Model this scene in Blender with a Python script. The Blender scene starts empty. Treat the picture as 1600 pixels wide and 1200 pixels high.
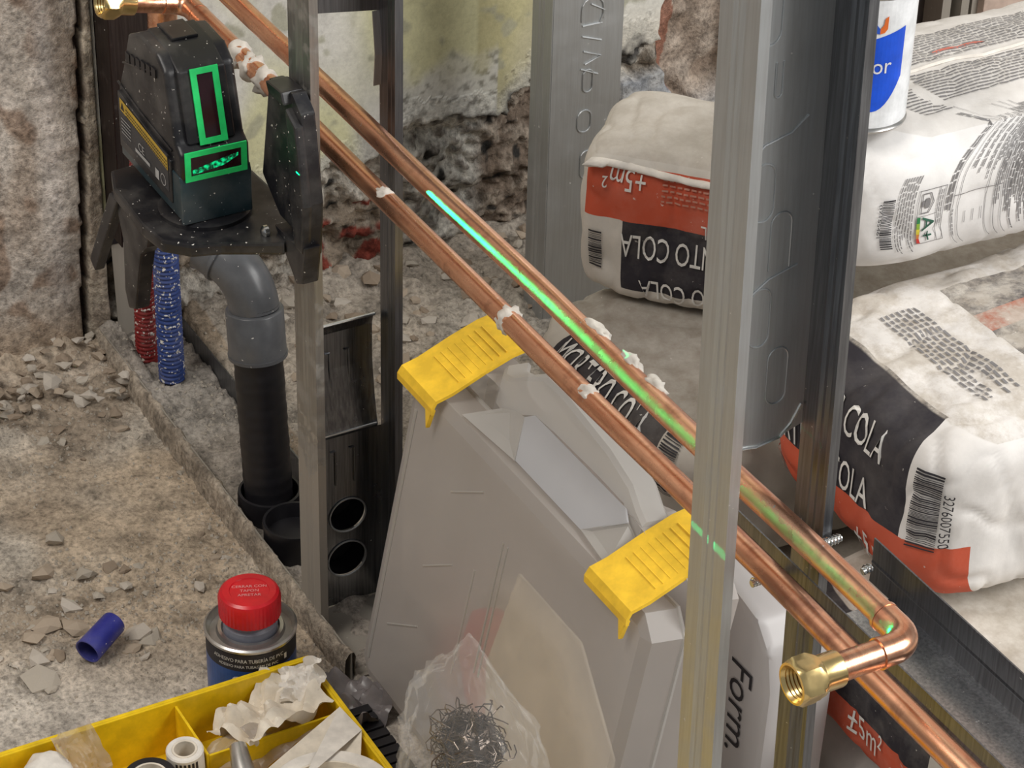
import bpy, bmesh, math, random
import numpy as np
from mathutils import Vector, Matrix, noise
random.seed(7); np.random.seed(7)
PI = math.pi
S = bpy.context.scene
COL = S.collection

# ------------------------------------------------------------------ camera
cam_d = bpy.data.cameras.new('camera'); cam = bpy.data.objects.new('camera', cam_d); COL.objects.link(cam)
cam_d.sensor_width = 36.0; cam_d.lens = 4100.0/1600.0*36.0; cam_d.clip_start = .01
Rm = ((0.4798507, 0.4881458, -0.7290110), (0.8770235, -0.2442099, 0.4137528), (0.0239400, -0.8378993, -0.5452996))
cam.matrix_world = Matrix(((Rm[0][0], -Rm[0][1], -Rm[0][2], 1.94911622), (Rm[1][0], -Rm[1][1], -Rm[1][2], -0.67130056),
                           (Rm[2][0], -Rm[2][1], -Rm[2][2], 1.29454977), (0, 0, 0, 1)))
S.camera = cam
# ------------------------------------------------------------------ world, lights, exposure
W = bpy.data.worlds.new('world'); S.world = W; W.use_nodes = True
bg = W.node_tree.nodes['Background']; bg.inputs[0].default_value = (.93, .97, 1.0, 1); bg.inputs[1].default_value = 0.25
def area(name, loc, target, size, sizey, power, col):
    l = bpy.data.lights.new(name, 'AREA'); l.shape = 'RECTANGLE'; l.size = size; l.size_y = sizey; l.energy = power; l.color = col
    o = bpy.data.objects.new(name, l); COL.objects.link(o); o.location = loc
    o.rotation_euler = (Vector(target)-Vector(loc)).to_track_quat('-Z', 'Y').to_euler(); return o
area('window_daylight', (2.6, 1.9, 2.1), (.5, .3, .1), 1.5, 1.6, 96, (1.0, .985, .96))
area('overhead_fill', (.6, -1.3, 2.5), (.4, .1, 0), 1.1, 1.1, 33, (1.0, .95, .88))  # unseen soft warm fill from overhead
S.view_settings.view_transform = 'Standard'; S.view_settings.look = 'None'
S.view_settings.gamma = 1; S.view_settings.exposure = 0.0
try: S.view_settings.use_curve_mapping = False
except Exception: pass
S.cycles.max_bounces = 8; S.cycles.transparent_max_bounces = 16

# ------------------------------------------------------------------ materials
class NT:
    def __init__(s, name):
        s.m = bpy.data.materials.new(name); s.m.use_nodes = True; s.t = s.m.node_tree; s.n = s.t.nodes
        s.b = s.n['Principled BSDF']; s.out = s.n['Material Output']
    def inp(s, node, i, v):
        if v is None: return
        if isinstance(v, bpy.types.NodeSocket): s.t.links.new(v, node.inputs[i])
        else:
            if isinstance(v, (tuple, list)) and len(v) == 3 and node.inputs[i].type == 'RGBA': v = tuple(v)+(1,)
            if isinstance(v, (int, float)) and node.inputs[i].type == 'RGBA': v = (v, v, v, 1)
            node.inputs[i].default_value = v
    def M(s, op, a, b=None, c=None):
        n = s.n.new('ShaderNodeMath'); n.operation = op; s.inp(n, 0, a); s.inp(n, 1, b); s.inp(n, 2, c); return n.outputs[0]
    def co(s, kind='Object'):
        if kind == 'pos': return s.n.new('ShaderNodeNewGeometry').outputs['Position']
        return s.n.new('ShaderNodeTexCoord').outputs[kind]
    def attr(s, name, out='Vector'):
        n = s.n.new('ShaderNodeAttribute'); n.attribute_name = name; return n.outputs[out]
    def xyz(s, v):
        n = s.n.new('ShaderNodeSeparateXYZ'); s.inp(n, 0, v); return n.outputs
    def scale(s, v, sc):
        n = s.n.new('ShaderNodeMapping'); s.inp(n, 0, v); n.inputs['Scale'].default_value = sc; return n.outputs[0]
    def noise(s, v, sc, det=4, rough=.6, out=0):
        n = s.n.new('ShaderNodeTexNoise'); s.inp(n, 'Vector', v); n.inputs['Scale'].default_value = sc
        n.inputs['Detail'].default_value = det; n.inputs['Roughness'].default_value = rough; return n.outputs[out]
    def voro(s, v, sc, feat='F1', out=0):
        n = s.n.new('ShaderNodeTexVoronoi'); n.feature = feat; s.inp(n, 'Vector', v); n.inputs['Scale'].default_value = sc; return n.outputs[out]
    def ramp(s, f, pts):
        n = s.n.new('ShaderNodeValToRGB'); s.inp(n, 0, f); e = n.color_ramp.elements
        while len(e) < len(pts): e.new(.5)
        for k, (p, c) in enumerate(pts):
            e[k].position = p; c = (c, c, c) if isinstance(c, (int, float)) else c; e[k].color = tuple(c)+(1,)
        return n.outputs[0]
    def mix(s, f, a, b):
        n = s.n.new('ShaderNodeMix'); n.data_type = 'RGBA'; s.inp(n, 0, f); s.inp(n, 6, a); s.inp(n, 7, b); return n.outputs[2]
    def bump(s, h, st=.3, dist=.002, nrm=None):
        n = s.n.new('ShaderNodeBump'); n.inputs['Strength'].default_value = st; n.inputs['Distance'].default_value = dist
        s.inp(n, 'Height', h); s.inp(n, 'Normal', nrm); s.t.links.new(n.outputs[0], s.b.inputs['Normal']); return n.outputs[0]
    def set(s, **k):
        names = dict(col='Base Color', rough='Roughness', metal='Metallic', spec='Specular IOR Level', trans='Transmission Weight',
                     alpha='Alpha', coat='Coat Weight', emis='Emission Color', emst='Emission Strength', sss='Subsurface Weight', aniso='Anisotropic')
        for a, v in k.items(): s.inp(s.b, names[a], v)
        return s

def simple(name, col, rough=.5, metal=0., spk=0, **k):
    n = NT(name); c = n.co()
    f = n.noise(c, 60, 4)
    cc = n.mix(n.ramp(f, [(.35, 0), (.7, 1)]), tuple(x*.82 for x in col), tuple(min(1, x*1.12) for x in col))
    if spk:   # fine dust and plaster specks
        sp = n.ramp(n.noise(c, 260, 2), [(.735-spk*.03, 0), (.76-spk*.03, 1)])
        du = n.ramp(n.noise(c, 22, 5), [(.45, 0), (.85, .16*min(1.6, spk)+.05)])
        cc = n.mix(du, cc, (.50, .47, .43)); cc = n.mix(sp, cc, (.72, .69, .64))
        n.set(rough=n.mix(sp, rough, .9))
    else: n.set(rough=rough)
    n.set(col=cc, metal=metal, **k); return n.m

def metal_mat(name, a, b, rough, dirt=0., dirtcol=(.33, .28, .22), zdirt=None):
    n = NT(name); c = n.co('pos')
    st = n.noise(n.scale(c, (60, 60, 2.2)), 9, 3)
    fl = n.noise(c, 38, 5)
    col = n.mix(n.ramp(st, [(.3, 0), (.7, 1)]), a, b)
    d = n.ramp(fl, [(.62-dirt*.35, 0), (.80-dirt*.3, 1)])
    d = n.M('MULTIPLY', d, .75 if dirt else .12)
    if zdirt:
        z = n.xyz(c)[2]
        zz = n.M('MULTIPLY', n.M('LESS_THAN', n.M('ADD', z, n.M('MULTIPLY', n.M('SUBTRACT', fl, .5), .25)), zdirt), .85)
        d = n.M('MAXIMUM', d, zz)
    sp = n.ramp(n.noise(c, 240, 2), [(.74, 0), (.77, 1)])
    d2 = n.M('MAXIMUM', d, n.M('MULTIPLY', sp, .8))
    col = n.mix(d, col, dirtcol); col = n.mix(n.M('MULTIPLY', sp, .7), col, (.75, .72, .68))
    n.set(col=col, metal=n.M('SUBTRACT', 1.0, d2), rough=n.M('ADD', n.M('MULTIPLY', fl, .22), n.M('ADD', rough-.11, n.M('MULTIPLY', d2, .4))))
    n.bump(st, .06, .0006); return n.m

GALV = metal_mat('galvanised_steel', (.49, .50, .505), (.55, .57, .58), .55)
GALV_D = metal_mat('dark_galvanised_steel', (.15, .155, .17), (.26, .27, .29), .40)
GALV_W = metal_mat('glossy_web_steel', (.20, .20, .215), (.40, .41, .42), .24)
GALV_M = metal_mat('muddy_galvanised_steel', (.32, .32, .31), (.44, .43, .41), .48, dirt=.35, dirtcol=(.30, .265, .22), zdirt=.17)
GALV_R = metal_mat('rail_steel', (.30, .31, .32), (.56, .57, .58), .26)
BROWNM = metal_mat('dirty_brown_steel', (.060, .048, .045), (.10, .08, .075), .55, dirt=.05, dirtcol=(.12, .095, .08))
def copper_mat():
    n = NT('copper'); c = n.co('pos')
    a = n.noise(n.scale(c, (6, 60, 60)), 3, 5); b = n.noise(c, 45, 5)
    col = n.mix(n.ramp(a, [(.3, 0), (.7, 1)]), (.62, .27, .155), (.95, .56, .37))
    col = n.mix(n.ramp(b, [(.56, 0), (.72, .7)]), col, (.30, .125, .085))
    sp = n.ramp(n.noise(c, 230, 2), [(.74, 0), (.77, 1)])
    col = n.mix(sp, col, (.7, .6, .52))
    n.set(col=col, metal=.96, rough=n.M('ADD', .17, n.M('MULTIPLY', b, .22))); n.bump(a, .05, .0005); return n.m
COPPER = copper_mat()
BRASS = simple('brass', (.80, .60, .27), .24, .95)
BLACKP = simple('black_plastic', (.011, .011, .014), .38, spk=1)
LASERG = simple('dark_green_plastic', (.020, .042, .052), .33, spk=1)
GLASSD = simple('laser_window_glass', (.03, .008, .012), .08)
GREEN = simple('green_window_border', (.02, .80, .20), .45)
YELLOW = simple('yellow_plastic', (.90, .60, .012), .35)
CLIPY = simple('yellow_latch_plastic', (.90, .56, .035), .40)
PVC = simple('grey_pvc', (.115, .120, .130), .32, spk=.2)
BLKPIPE = simple('black_pipe', (.014, .013, .016), .42)
WHITEP = simple('mortar', (.62, .58, .52), .95, spk=1)
REDP = simple('red_cap_plastic', (.62, .008, .018), .30)
REDC = simple('red_conduit_plastic', (.24, .012, .012), .40, spk=4.4)
BLUEC = simple('blue_conduit_plastic', (.03, .065, .25), .36, spk=4.4)
BLUEP = simple('blue_pipe_plastic', (.022, .028, .26), .35, spk=1)
INKB = simple('black_ink', (.022, .020, .026), .6)
INKW = simple('white_ink', (.78, .76, .72), .6)
INKR = simple('orange_ink', (.62, .12, .05), .6)
INKG = simple('grey_ink', (.22, .21, .21), .7); INKL = simple('pale_grey_ink', (.42, .42, .42), .6)
PAPER = simple('masking_paper', (.80, .72, .60), .8)
PAPERW = simple('white_paper', (.82, .77, .70), .75)
TIN = simple('tin_metal', (.55, .54, .52), .3, .9)
STEELSCR = simple('screw_zinc', (.80, .80, .78), .25, 1.)
WOODD = simple('dark_door_wood', (.050, .038, .034), .6)
PINKW = simple('pink_wall_plaster', (.55, .42, .35), .85)

def translucent(name, col, alpha, rough=.35, tw=.5):
    n = NT(name); c = n.co()
    f = n.noise(c, 9, 4)
    cc = n.mix(n.ramp(f, [(.3, 0), (.7, 1)]), tuple(x*.93 for x in col), col)
    n.set(col=cc, rough=rough, spec=.5)
    tl = n.n.new('ShaderNodeBsdfTranslucent'); n.inp(tl, 0, cc)
    m1 = n.n.new('ShaderNodeMixShader'); m1.inputs[0].default_value = tw
    n.t.links.new(n.b.outputs[0], m1.inputs[1]); n.t.links.new(tl.outputs[0], m1.inputs[2])
    tr = n.n.new('ShaderNodeBsdfTransparent'); m2 = n.n.new('ShaderNodeMixShader'); m2.inputs[0].default_value = alpha
    n.t.links.new(tr.outputs[0], m2.inputs[1]); n.t.links.new(m1.outputs[0], m2.inputs[2])
    n.t.links.new(m2.outputs[0], n.out.inputs[0]); return n.m
MILKY = translucent('milky_plastic', (.66, .62, .59), .70)
MILKYR = translucent('milky_plastic_rim', (.70, .68, .65), .75)
JUGM = translucent('white_jug_plastic', (.70, .67, .66), .93, tw=.3)
FILM = translucent('clear_film', (.85, .84, .82), .12, rough=.10, tw=.1)
FILM2 = translucent('cloudy_film', (.62, .58, .56), .55, rough=.2, tw=.3)

# ------------------------------------------------------------------ object helpers
def mk(name, verts, faces, mat, parent=None, smooth=False, mats=None, mi=None):
    me = bpy.data.meshes.new(name); me.from_pydata([tuple(v) for v in verts], [], faces)
    for m in (mats or [mat]): me.materials.append(m)
    if mi is not None: me.polygons.foreach_set('material_index', mi)
    if smooth: me.polygons.foreach_set('use_smooth', [True]*len(me.polygons))
    me.update(); o = bpy.data.objects.new(name, me); COL.objects.link(o)
    if parent is not None: o.parent = parent
    return o
def frombm(name, bm, mat, parent=None, smooth=False, mats=None):
    me = bpy.data.meshes.new(name); bm.normal_update(); bm.to_mesh(me); bm.free()
    for m in (mats or [mat]): me.materials.append(m)
    if smooth: me.polygons.foreach_set('use_smooth', [True]*len(me.polygons))
    o = bpy.data.objects.new(name, me); COL.objects.link(o)
    if parent is not None: o.parent = parent
    return o
def tag(o, label=None, cat=None, group=None, kind=None):
    if label: o['label'] = label
    if cat: o['category'] = cat
    if group: o['group'] = group
    if kind: o['kind'] = kind
    return o
def thing(name, loc, label, cat, group=None, rotz=0):
    o = bpy.data.objects.new(name, None); COL.objects.link(o); o.location = loc; o.rotation_euler = (0, 0, rotz)
    o.empty_display_size = .02
    return tag(o, label, cat, group)
class G:   # geometry gatherer
    def __init__(s): s.v = []; s.f = []
    def add(s, v, f):
        k = len(s.v); s.v += [Vector(p) for p in v]; s.f += [tuple(i+k for i in q) for q in f]; return s
    def box(s, a, b):
        x0, y0, z0 = a; x1, y1, z1 = b
        return s.add([(x0, y0, z0), (x1, y0, z0), (x1, y1, z0), (x0, y1, z0), (x0, y0, z1), (x1, y0, z1), (x1, y1, z1), (x0, y1, z1)],
                     [(0, 3, 2, 1), (4, 5, 6, 7), (0, 1, 5, 4), (1, 2, 6, 5), (2, 3, 7, 6), (3, 0, 4, 7)])
    def tube(s, pts, r, n=16, cap=True, closed=False, inner=None):
        pts = [Vector(p) for p in pts]; m = len(pts); rs = r if isinstance(r, (list, tuple)) else [r]*m
        prev = None; rings = []
        for i in range(m):
            if closed: d = pts[(i+1) % m]-pts[i-1]
            else: d = pts[min(i+1, m-1)]-pts[max(i-1, 0)]
            d.normalize()
            if prev is not None and d.dot(pd) < -.2: d = -d
            pd = d
            if prev is None:
                u = d.orthogonal().normalized()
            else:
                u = (prev-d*prev.dot(d)).normalized()
            prev = u; w = d.cross(u)
            rings.append([pts[i]+(u*math.cos(2*PI*k/n)+w*math.sin(2*PI*k/n))*rs[i] for k in range(n)])
        v = [p for q in rings for p in q]; f = []
        for i in range(m if closed else m-1):
            j = (i+1) % m
            for k in range(n): f.append((i*n+k, i*n+(k+1) % n, j*n+(k+1) % n, j*n+k))
        if cap and not closed: f.append(tuple(range(n))[::-1]); f.append(tuple((m-1)*n+k for k in range(n)))
        return s.add(v, f)
    def lathe(s, prof, n=40, c=(0, 0, 0), cap0=True, cap1=True):
        v = []; f = []; m = len(prof)
        for r, z in prof:
            for k in range(n): v.append((c[0]+r*math.cos(2*PI*k/n), c[1]+r*math.sin(2*PI*k/n), c[2]+z))
        for i in range(m-1):
            for k in range(n): f.append((i*n+k, i*n+(k+1) % n, (i+1)*n+(k+1) % n, (i+1)*n+k))
        if cap0: f.append(tuple(range(n))[::-1])
        if cap1: f.append(tuple((m-1)*n+k for k in range(n)))
        return s.add(v, f)
    def prism(s, poly, fn, a, b):
        """poly 2D, fn(u,v,w)->3D, extruded w from a to b"""
        m = len(poly); v = [fn(u, w, a) for u, w in poly]+[fn(u, w, b) for u, w in poly]
        f = [tuple(range(m))[::-1], tuple(range(m, 2*m))]+[(i, (i+1) % m, m+(i+1) % m, m+i) for i in range(m)]
        return s.add(v, f)
    def xf(s, M): s.v = [M @ p for p in s.v]; return s
    def obj(s, name, mat, parent=None, smooth=False, bevel=0, seg=2, autos=None):
        if bevel or autos:
            bm = bmesh.new(); vs = [bm.verts.new(p) for p in s.v]
            for q in s.f:
                try: bm.faces.new([vs[i] for i in q])
                except ValueError: pass
            bmesh.ops.recalc_face_normals(bm, faces=bm.faces[:])
            if bevel:
                ed = [e for e in bm.edges if len(e.link_faces) == 2 and e.calc_face_angle(0) > .5]
                bmesh.ops.bevel(bm, geom=ed, offset=bevel, segments=seg, profile=.7, affect='EDGES', clamp_overlap=True)
            o = frombm(name, bm, mat, parent)
        else: o = mk(name, s.v, s.f, mat, parent)
        if smooth:
            me = o.data; me.polygons.foreach_set('use_smooth', [True]*len(me.polygons))
            me.set_sharp_from_angle(angle=autos or .7)
        return o
def fbm(p, o=4): return noise.fractal(p, 1.0, 2.0, o)
_tc = {}
def text2d(txt, size):
    if (txt, size) in _tc: return _tc[(txt, size)]
    cu = bpy.data.curves.new('t', 'FONT'); cu.body = txt; cu.size = size; cu.resolution_u = 3
    o = bpy.data.objects.new('t', cu); COL.objects.link(o); bpy.context.view_layer.update()
    me = bpy.data.meshes.new_from_object(o)
    v = [(p.co.x, p.co.y) for p in me.vertices]; f = [tuple(p.vertices) for p in me.polygons]
    bpy.data.objects.remove(o); bpy.data.curves.remove(cu); bpy.data.meshes.remove(me)
    _tc[(txt, size)] = (v, f); return v, f
def textg(g, txt, size, fn, x0=0, y0=0, rot=0, sx=1., align='l'):
    v, f = text2d(txt, size); c, s_ = math.cos(rot), math.sin(rot)
    w = max([p[0] for p in v] or [0])*sx
    off = 0 if align == 'l' else (-w/2 if align == 'c' else -w)
    out = []
    for x, y in v:
        x = x*sx+off; out.append(fn(x0+x*c-y*s_, y0+x*s_+y*c))
    g.add(out, f); return g
def blob(g, c, r, seed=0, amp=.35, sub=2, sc=(1, 1, 1), fr=1.3):
    bm = bmesh.new(); bmesh.ops.create_icosphere(bm, subdivisions=sub, radius=1)
    v = []
    for p in bm.verts:
        d = 1+amp*noise.noise(p.co*fr+Vector((seed*3.1, seed*1.7, 0)))
        v.append((c[0]+p.co.x*r*d*sc[0], c[1]+p.co.y*r*d*sc[1], c[2]+p.co.z*r*d*sc[2]))
    f = [tuple(q.index for q in fa.verts) for fa in bm.faces]; bm.free(); g.add(v, f); return g

# ================================================================== SETTING
def vcol(me, name, cols):
    a = me.color_attributes.new(name, 'FLOAT_COLOR', 'POINT'); a.data.foreach_set('color', np.asarray(cols, np.float32).ravel())
def axis(parts):
    out = []
    for a, b, n in parts: out += list(np.linspace(a, b, n, endpoint=False))
    out.append(parts[-1][1]); return np.array(out)
def gridmesh(name, U, V, fn, mat, kind='structure'):
    nu, nv = len(U), len(V); v = []; c = []
    for a in U:
        for b in V:
            p, col = fn(a, b); v.append(p); c.append(tuple(col) if len(col) == 4 else tuple(col)+(1,))
    idx = np.arange(nu*nv).reshape(nu, nv)
    f = np.stack([idx[:-1, :-1], idx[1:, :-1], idx[1:, 1:], idx[:-1, 1:]], -1).reshape(-1, 4).tolist()
    o = mk(name, v, f, mat, smooth=True); vcol(o.data, 'tint', c); o['kind'] = kind; return o
def mixc(a, b, t): t = min(1, max(0, t)); return tuple(x*(1-t)+y*t for x, y in zip(a, b))
def sstep(a, b, x): t = min(1, max(0, (x-a)/(b-a))); return t*t*(3-2*t)

def rough_mat(name, sc=1., bst=.5):
    n = NT(name); c = n.co('pos'); t = n.attr('tint', 'Color'); ra = n.attr('tint', 'Alpha')
    f1 = n.noise(c, 30*sc, 8, .68); f2 = n.noise(c, 210*sc, 4, .7)
    k = n.ramp(f1, [(.33, .50), (.5, 1.0), (.68, 1.32)]); k2 = n.ramp(f2, [(.32, .50), (.5, 1.0), (.68, 1.38)])
    mu = n.n.new('ShaderNodeMix'); mu.data_type = 'RGBA'; mu.blend_type = 'MULTIPLY'; n.inp(mu, 0, n.M('ADD', n.M('MULTIPLY', ra, .75), .25))
    n.inp(mu, 6, t); n.inp(mu, 7, k)
    m2 = n.n.new('ShaderNodeMix'); m2.data_type = 'RGBA'; m2.blend_type = 'MULTIPLY'; n.inp(m2, 0, n.M('ADD', n.M('MULTIPLY', ra, .8), .12))
    n.inp(m2, 6, mu.outputs[2]); n.inp(m2, 7, k2)
    n.set(col=m2.outputs[2], rough=.95, spec=.2); n.bump(n.M('MULTIPLY', n.M('ADD', n.M('MULTIPLY', f1, .6), n.M('MULTIPLY', f2, .6)), n.M('ADD', ra, .12)), bst*1.5, .0045); return n.m
FLOORM = rough_mat('dusty_rubble_floor', 1.0, .55)
WALLM = rough_mat('old_plaster_masonry', .9, .55)
def floor_h(x, y):
    p = Vector((x*9, y*9, 0)); h = .003*fbm(p, 3)
    lum = max(0, .06-x)/.06 if x < .06 else 0
    near = math.exp(-max(0, x)/.07)
    h += near*(.018+.010*noise.noise(Vector((x*45, y*45, 3)))) if y < .02 or y > .085 else 0
    cl = noise.noise(Vector((x*120, y*120, 5)))
    ptch = sstep(-.1, .35, noise.noise(Vector((x*7+3, y*7+9, 1))))
    h += (.0012+.0034*ptch)*max(0, cl+.05)*(1.2 if x < .7 else .4)
    if x < .3: h += .0035*max(0, noise.noise(Vector((x*75, y*75, 11))))*sstep(.3, .05, x)*2
    if y > .09: h += .006*max(0, noise.noise(Vector((x*30, y*30, 8))))+.004*max(0, noise.noise(Vector((x*70, y*70, 8))))
    if 0 < y < .072 and x < .52: h += .008+.005*noise.noise(Vector((x*40, y*40, 2)))+.002*noise.noise(Vector((x*130, y*130, 2)))-.006*sstep(.15, .3, x)
    return h
def floor_fn(x, y):
    h = floor_h(x, y)
    base = (.475, .385, .29); grey = (.53, .475, .405); dark = (.30, .23, .165)
    a = noise.noise(Vector((x*5+1, y*5, 4)))+.35*noise.noise(Vector((x*18, y*18, 4)))
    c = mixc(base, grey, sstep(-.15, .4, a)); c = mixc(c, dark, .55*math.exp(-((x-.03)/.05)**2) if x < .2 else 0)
    c = mixc(c, (.30, .24, .18), .85*sstep(.05, .4, noise.noise(Vector((x*8+7, y*8+2, 9)))))
    c = mixc(c, (.56, .52, .47), .8*sstep(.33, .48, x-.55*y-.12) if y < 0 else 0)
    if 0 < y < .072: c = mixc(c, (.30, .275, .25), .75)
    if y > .1: c = mixc(c, (.40, .37, .33), .6)
    return (x, y, h), c
XU = axis([(-.06, -.01, 4), (-.01, .62, 250), (.62, 2.6, 30)]); YV = axis([(-1.6, -.40, 20), (-.40, .62, 400), (.62, 2.2, 60)])
floor = gridmesh('floor', XU, YV, floor_fn, FLOORM)
floor['label'] = 'dusty bare floor strewn with plaster rubble'

def wall_fn(y, z):
    n1 = noise.noise(Vector((0, y*11, z*11))); n2 = noise.noise(Vector((4, y*40, z*40))); n3 = noise.noise(Vector((8, y*110, z*110)))
    if y < .012:                                    # old plaster in front of the partition
        x = .004*n1+.002*n2+.0012*n3
        c = mixc((.56, .50, .44), (.40, .33, .27), sstep(-.15, .4, noise.noise(Vector((2, y*30, z*9)))))
        c = mixc(c, (.25, .17, .12), .8*sstep(.10, .40, n2+.6*noise.noise(Vector((3, y*50, z*16)))))
        c = mixc(c, (.64, .58, .53), .8*sstep(-.05, -.03, y)*(1-sstep(-.03, -.018, y))*.9)
        c = mixc(c, (.42, .33, .25), sstep(.075, .02, z)) if z < .075 else c
        gz = -.012+.045*z+.0018*n2
        if abs(y-gz) < .0028: x -= .012; c = (.05, .035, .03)
        elif y > gz: x += .002; c = mixc((.52, .45, .36), (.36, .30, .24), sstep(-.3, .3, n2))
        return (x, y, z), c
    zb = .150+.020*n1+.014*n2-.03*sstep(.32, .2, y)+.03*sstep(.4, .46, y)
    zb += .006*n3+.004*noise.noise(Vector((6, y*200, z*200))); ex = 1-sstep(zb-.0025, zb+.0025, z)
    hol = 0
    if y > .56:
        cy, cz = .64, .20; d = math.hypot((y-cy)/.055, (z-cz)/.10)+.25*n1+.2*n2; hol = 1-sstep(.85, 1.0, d)
    plaster = .0+.001*n1+.0004*n2
    n4 = noise.noise(Vector((3, y*230, z*230))); strata = noise.noise(Vector((1, y*14, z*55)))
    rough = -.012-.010*abs(n1)+.010*n2+.007*n3+.0035*n4+.009*strata
    x = plaster*(1-ex)+rough*ex
    yel = (.60, .58, .36); gry = (.62, .60, .55)
    c = mixc(yel, gry, sstep(-.1, .25, noise.noise(Vector((9, y*13+2, z*5)))))
    if y > .50: c = mixc((.70, .68, .62), (.62, .55, .44), sstep(.24, .17, z) if z < .24 else 0)
    c = mixc(c, (.42, .375, .20), .7*(sstep(.385, .39, y)-sstep(.458, .462, y)))
    c = mixc(c, (.36, .35, .26), .8*sstep(.3, .5, n2+.3*n3))
    c = mixc(c, (.52, .50, .45), sstep(zb+.04, zb+.004, z)*.8 if z < zb+.04 else 0)
    mas = mixc((.27, .22, .17), (.52, .48, .42), sstep(-.2, .35, noise.noise(Vector((5, y*17, z*22)))+.3*n3))
    if .33 < y < .5: mas = mixc((.17, .13, .10), (.34, .285, .23), sstep(-.1, .5, n2+.5*n4))
    if y < .41:
        wg = sstep(.30, .33, y)*sstep(.41, .385, y)*.9; mas = mixc(mas, mixc((.56, .54, .49), (.20, .18, .16), sstep(.05, .4, n3+.5*n4)), wg)
    if .20 < y < .30 and z < .15:
        bk = sstep(.12, .2, noise.noise(Vector((12, y*38, z*50)))+.25*n3)*(1 if z < .085 else .0); mas = mixc(mas, (.22, .050, .035), bk)
    mas = mixc(mas, (.03, .028, .026), sstep(.35, .55, noise.noise(Vector((7, y*60, z*90)))))
    if .30 < y < .41: c = mixc(c, mixc((.60, .59, .55), (.24, .23, .21), sstep(.1, .45, n3+.6*n4)), .85*sstep(.225+.03*n2, .185+.03*n2, z))
    c = mixc(c, mas, ex)
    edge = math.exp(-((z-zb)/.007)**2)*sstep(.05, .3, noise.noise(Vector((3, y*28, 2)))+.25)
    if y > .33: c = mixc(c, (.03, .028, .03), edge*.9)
    if y > .545 and z < .155+.008*n2: c = mixc((.28, .29, .31), (.42, .42, .42), sstep(-.2, .3, n2)); x = .004+.002*n1
    if hol > 0:
        x = x*(1-hol)+hol*(-.03+.014*n1+.010*n2); c = mixc(c, mixc((.30, .235, .185), (.50, .42, .35), sstep(-.3, .4, n2)), hol)
        if y < .612+.02*n1 and hol > .3: c = mixc(c, (.30, .10, .055), .7)
    return (x, y, z), tuple(c)+(max(ex, hol, .10, .6 if z < zb+.03 else 0),)
YW = axis([(-1.6, -.12, 14), (-.12, .74, 400), (.74, .89, 20)]); ZW = axis([(-.03, .42, 190), (.42, 2.6, 20)])
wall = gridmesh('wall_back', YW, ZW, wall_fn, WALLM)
wall['label'] = 'old wall with yellow plaster above crumbling bare masonry'
# opening at the far right: dark door, steel jamb strips and a pink wall
g = G().box((-.10, .885, -.02), (-.02, .90, 2.4)); o = g.obj('wall_jamb', PINKW); o['kind'] = 'structure'; o.name = 'trim_1'
d = mk('door_1', [(-.09, .90, 0), (-.09, .975, 0), (-.09, .975, 2.2), (-.09, .90, 2.2), (-.06, .90, 0), (-.06, .975, 0), (-.06, .975, 2.2), (-.06, .90, 2.2)],
       [(0, 1, 2, 3), (7, 6, 5, 4), (1, 5, 6, 2), (0, 3, 7, 4), (3, 2, 6, 7), (0, 4, 5, 1)], WOODD); d['kind'] = 'structure'
for i, (y0, y1, x, m) in enumerate([(.957, .968, -.03, GALV_M), (.968, .978, -.05, BLKPIPE), (.978, .988, -.025, GALV_M), (.988, .996, -.04, GALV_D), (.996, 1.004, -.03, GALV_M)]):
    o = G().box((-.08, y0, -.01), (x, y1, 2.2)).obj('trim_%d' % (i+2), m); o['kind'] = 'structure'
g = G().box((-.08, 1.004, -.02), (-.02, 2.2, 2.6)); o = g.obj('wall_right', PINKW, bevel=.002); o['kind'] = 'structure'

# rubble chunks: one mesh kind each, shared
rock_me = []
for k in range(7):
    g = G(); blob(g, (0, 0, 0), 1, seed=k*5+1, amp=.75, sub=1, sc=(1, .72+.1*(k % 3), .42), fr=1.4)
    o = mk('chunk_seed', g.v, g.f, WHITEP); rock_me.append(o.data); bpy.data.objects.remove(o)
def chunk_mat(name, c): 
    return simple(name, c, .95)
CH = [chunk_mat('rubble_grey', (.46, .41, .345)), chunk_mat('rubble_tan', (.43, .35, .27)), chunk_mat('rubble_pale', (.54, .485, .42)), chunk_mat('rubble_dark', (.30, .235, .175))]
rv = [m.copy() for m in rock_me for _ in range(4)]
for i, m in enumerate(rv): m.materials.clear(); m.materials.append(CH[i % 4])
def chunk(x, y, r, k=None, h=None):
    m = rv[k if k is not None else random.randrange(len(rv))]
    o = bpy.data.objects.new('rubble_chunk', m); COL.objects.link(o); o.parent = floor
    o.location = (x, y, (floor_h(x, y) if h is None else h)+r*.12); o.scale = (r, r, r); o.rotation_euler = (random.uniform(-.4, .4), random.uniform(-.4, .4), random.uniform(0, 6.3))
random.seed(3)
n = 0
for x, y, r in [(.315, -.135, .011), (.36, -.185, .014), (.375, -.165, .013), (.372, -.20, .010), (.40, -.205, .013), (.425, -.212, .015), (.26, -.14, .012), (.30, -.20, .010),
                (.392, -.155, .009), (.405, -.125, .013), (.415, -.118, .012), (.418, -.135, .009), (.33, -.225, .013), (.28, -.215, .011), (.345, -.16, .010), (.30, -.165, .013)]:
    chunk(x, y, r, random.choice([0, 1, 2, 4, 5, 6, 8, 9, 10])); n += 1
while n < 120:      # near left patches
    x = random.uniform(.02, .50); y = random.uniform(-.30, -.01)
    if noise.noise(Vector((x*7+3, y*7+9, 1)))+random.uniform(-.3, .5) < .1 and x > .09: continue
    if x > .44 and y > -.14: continue
    chunk(x, y, random.uniform(.0028, .0075)*(1.25 if x < .1 else 1)); n += 1
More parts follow.
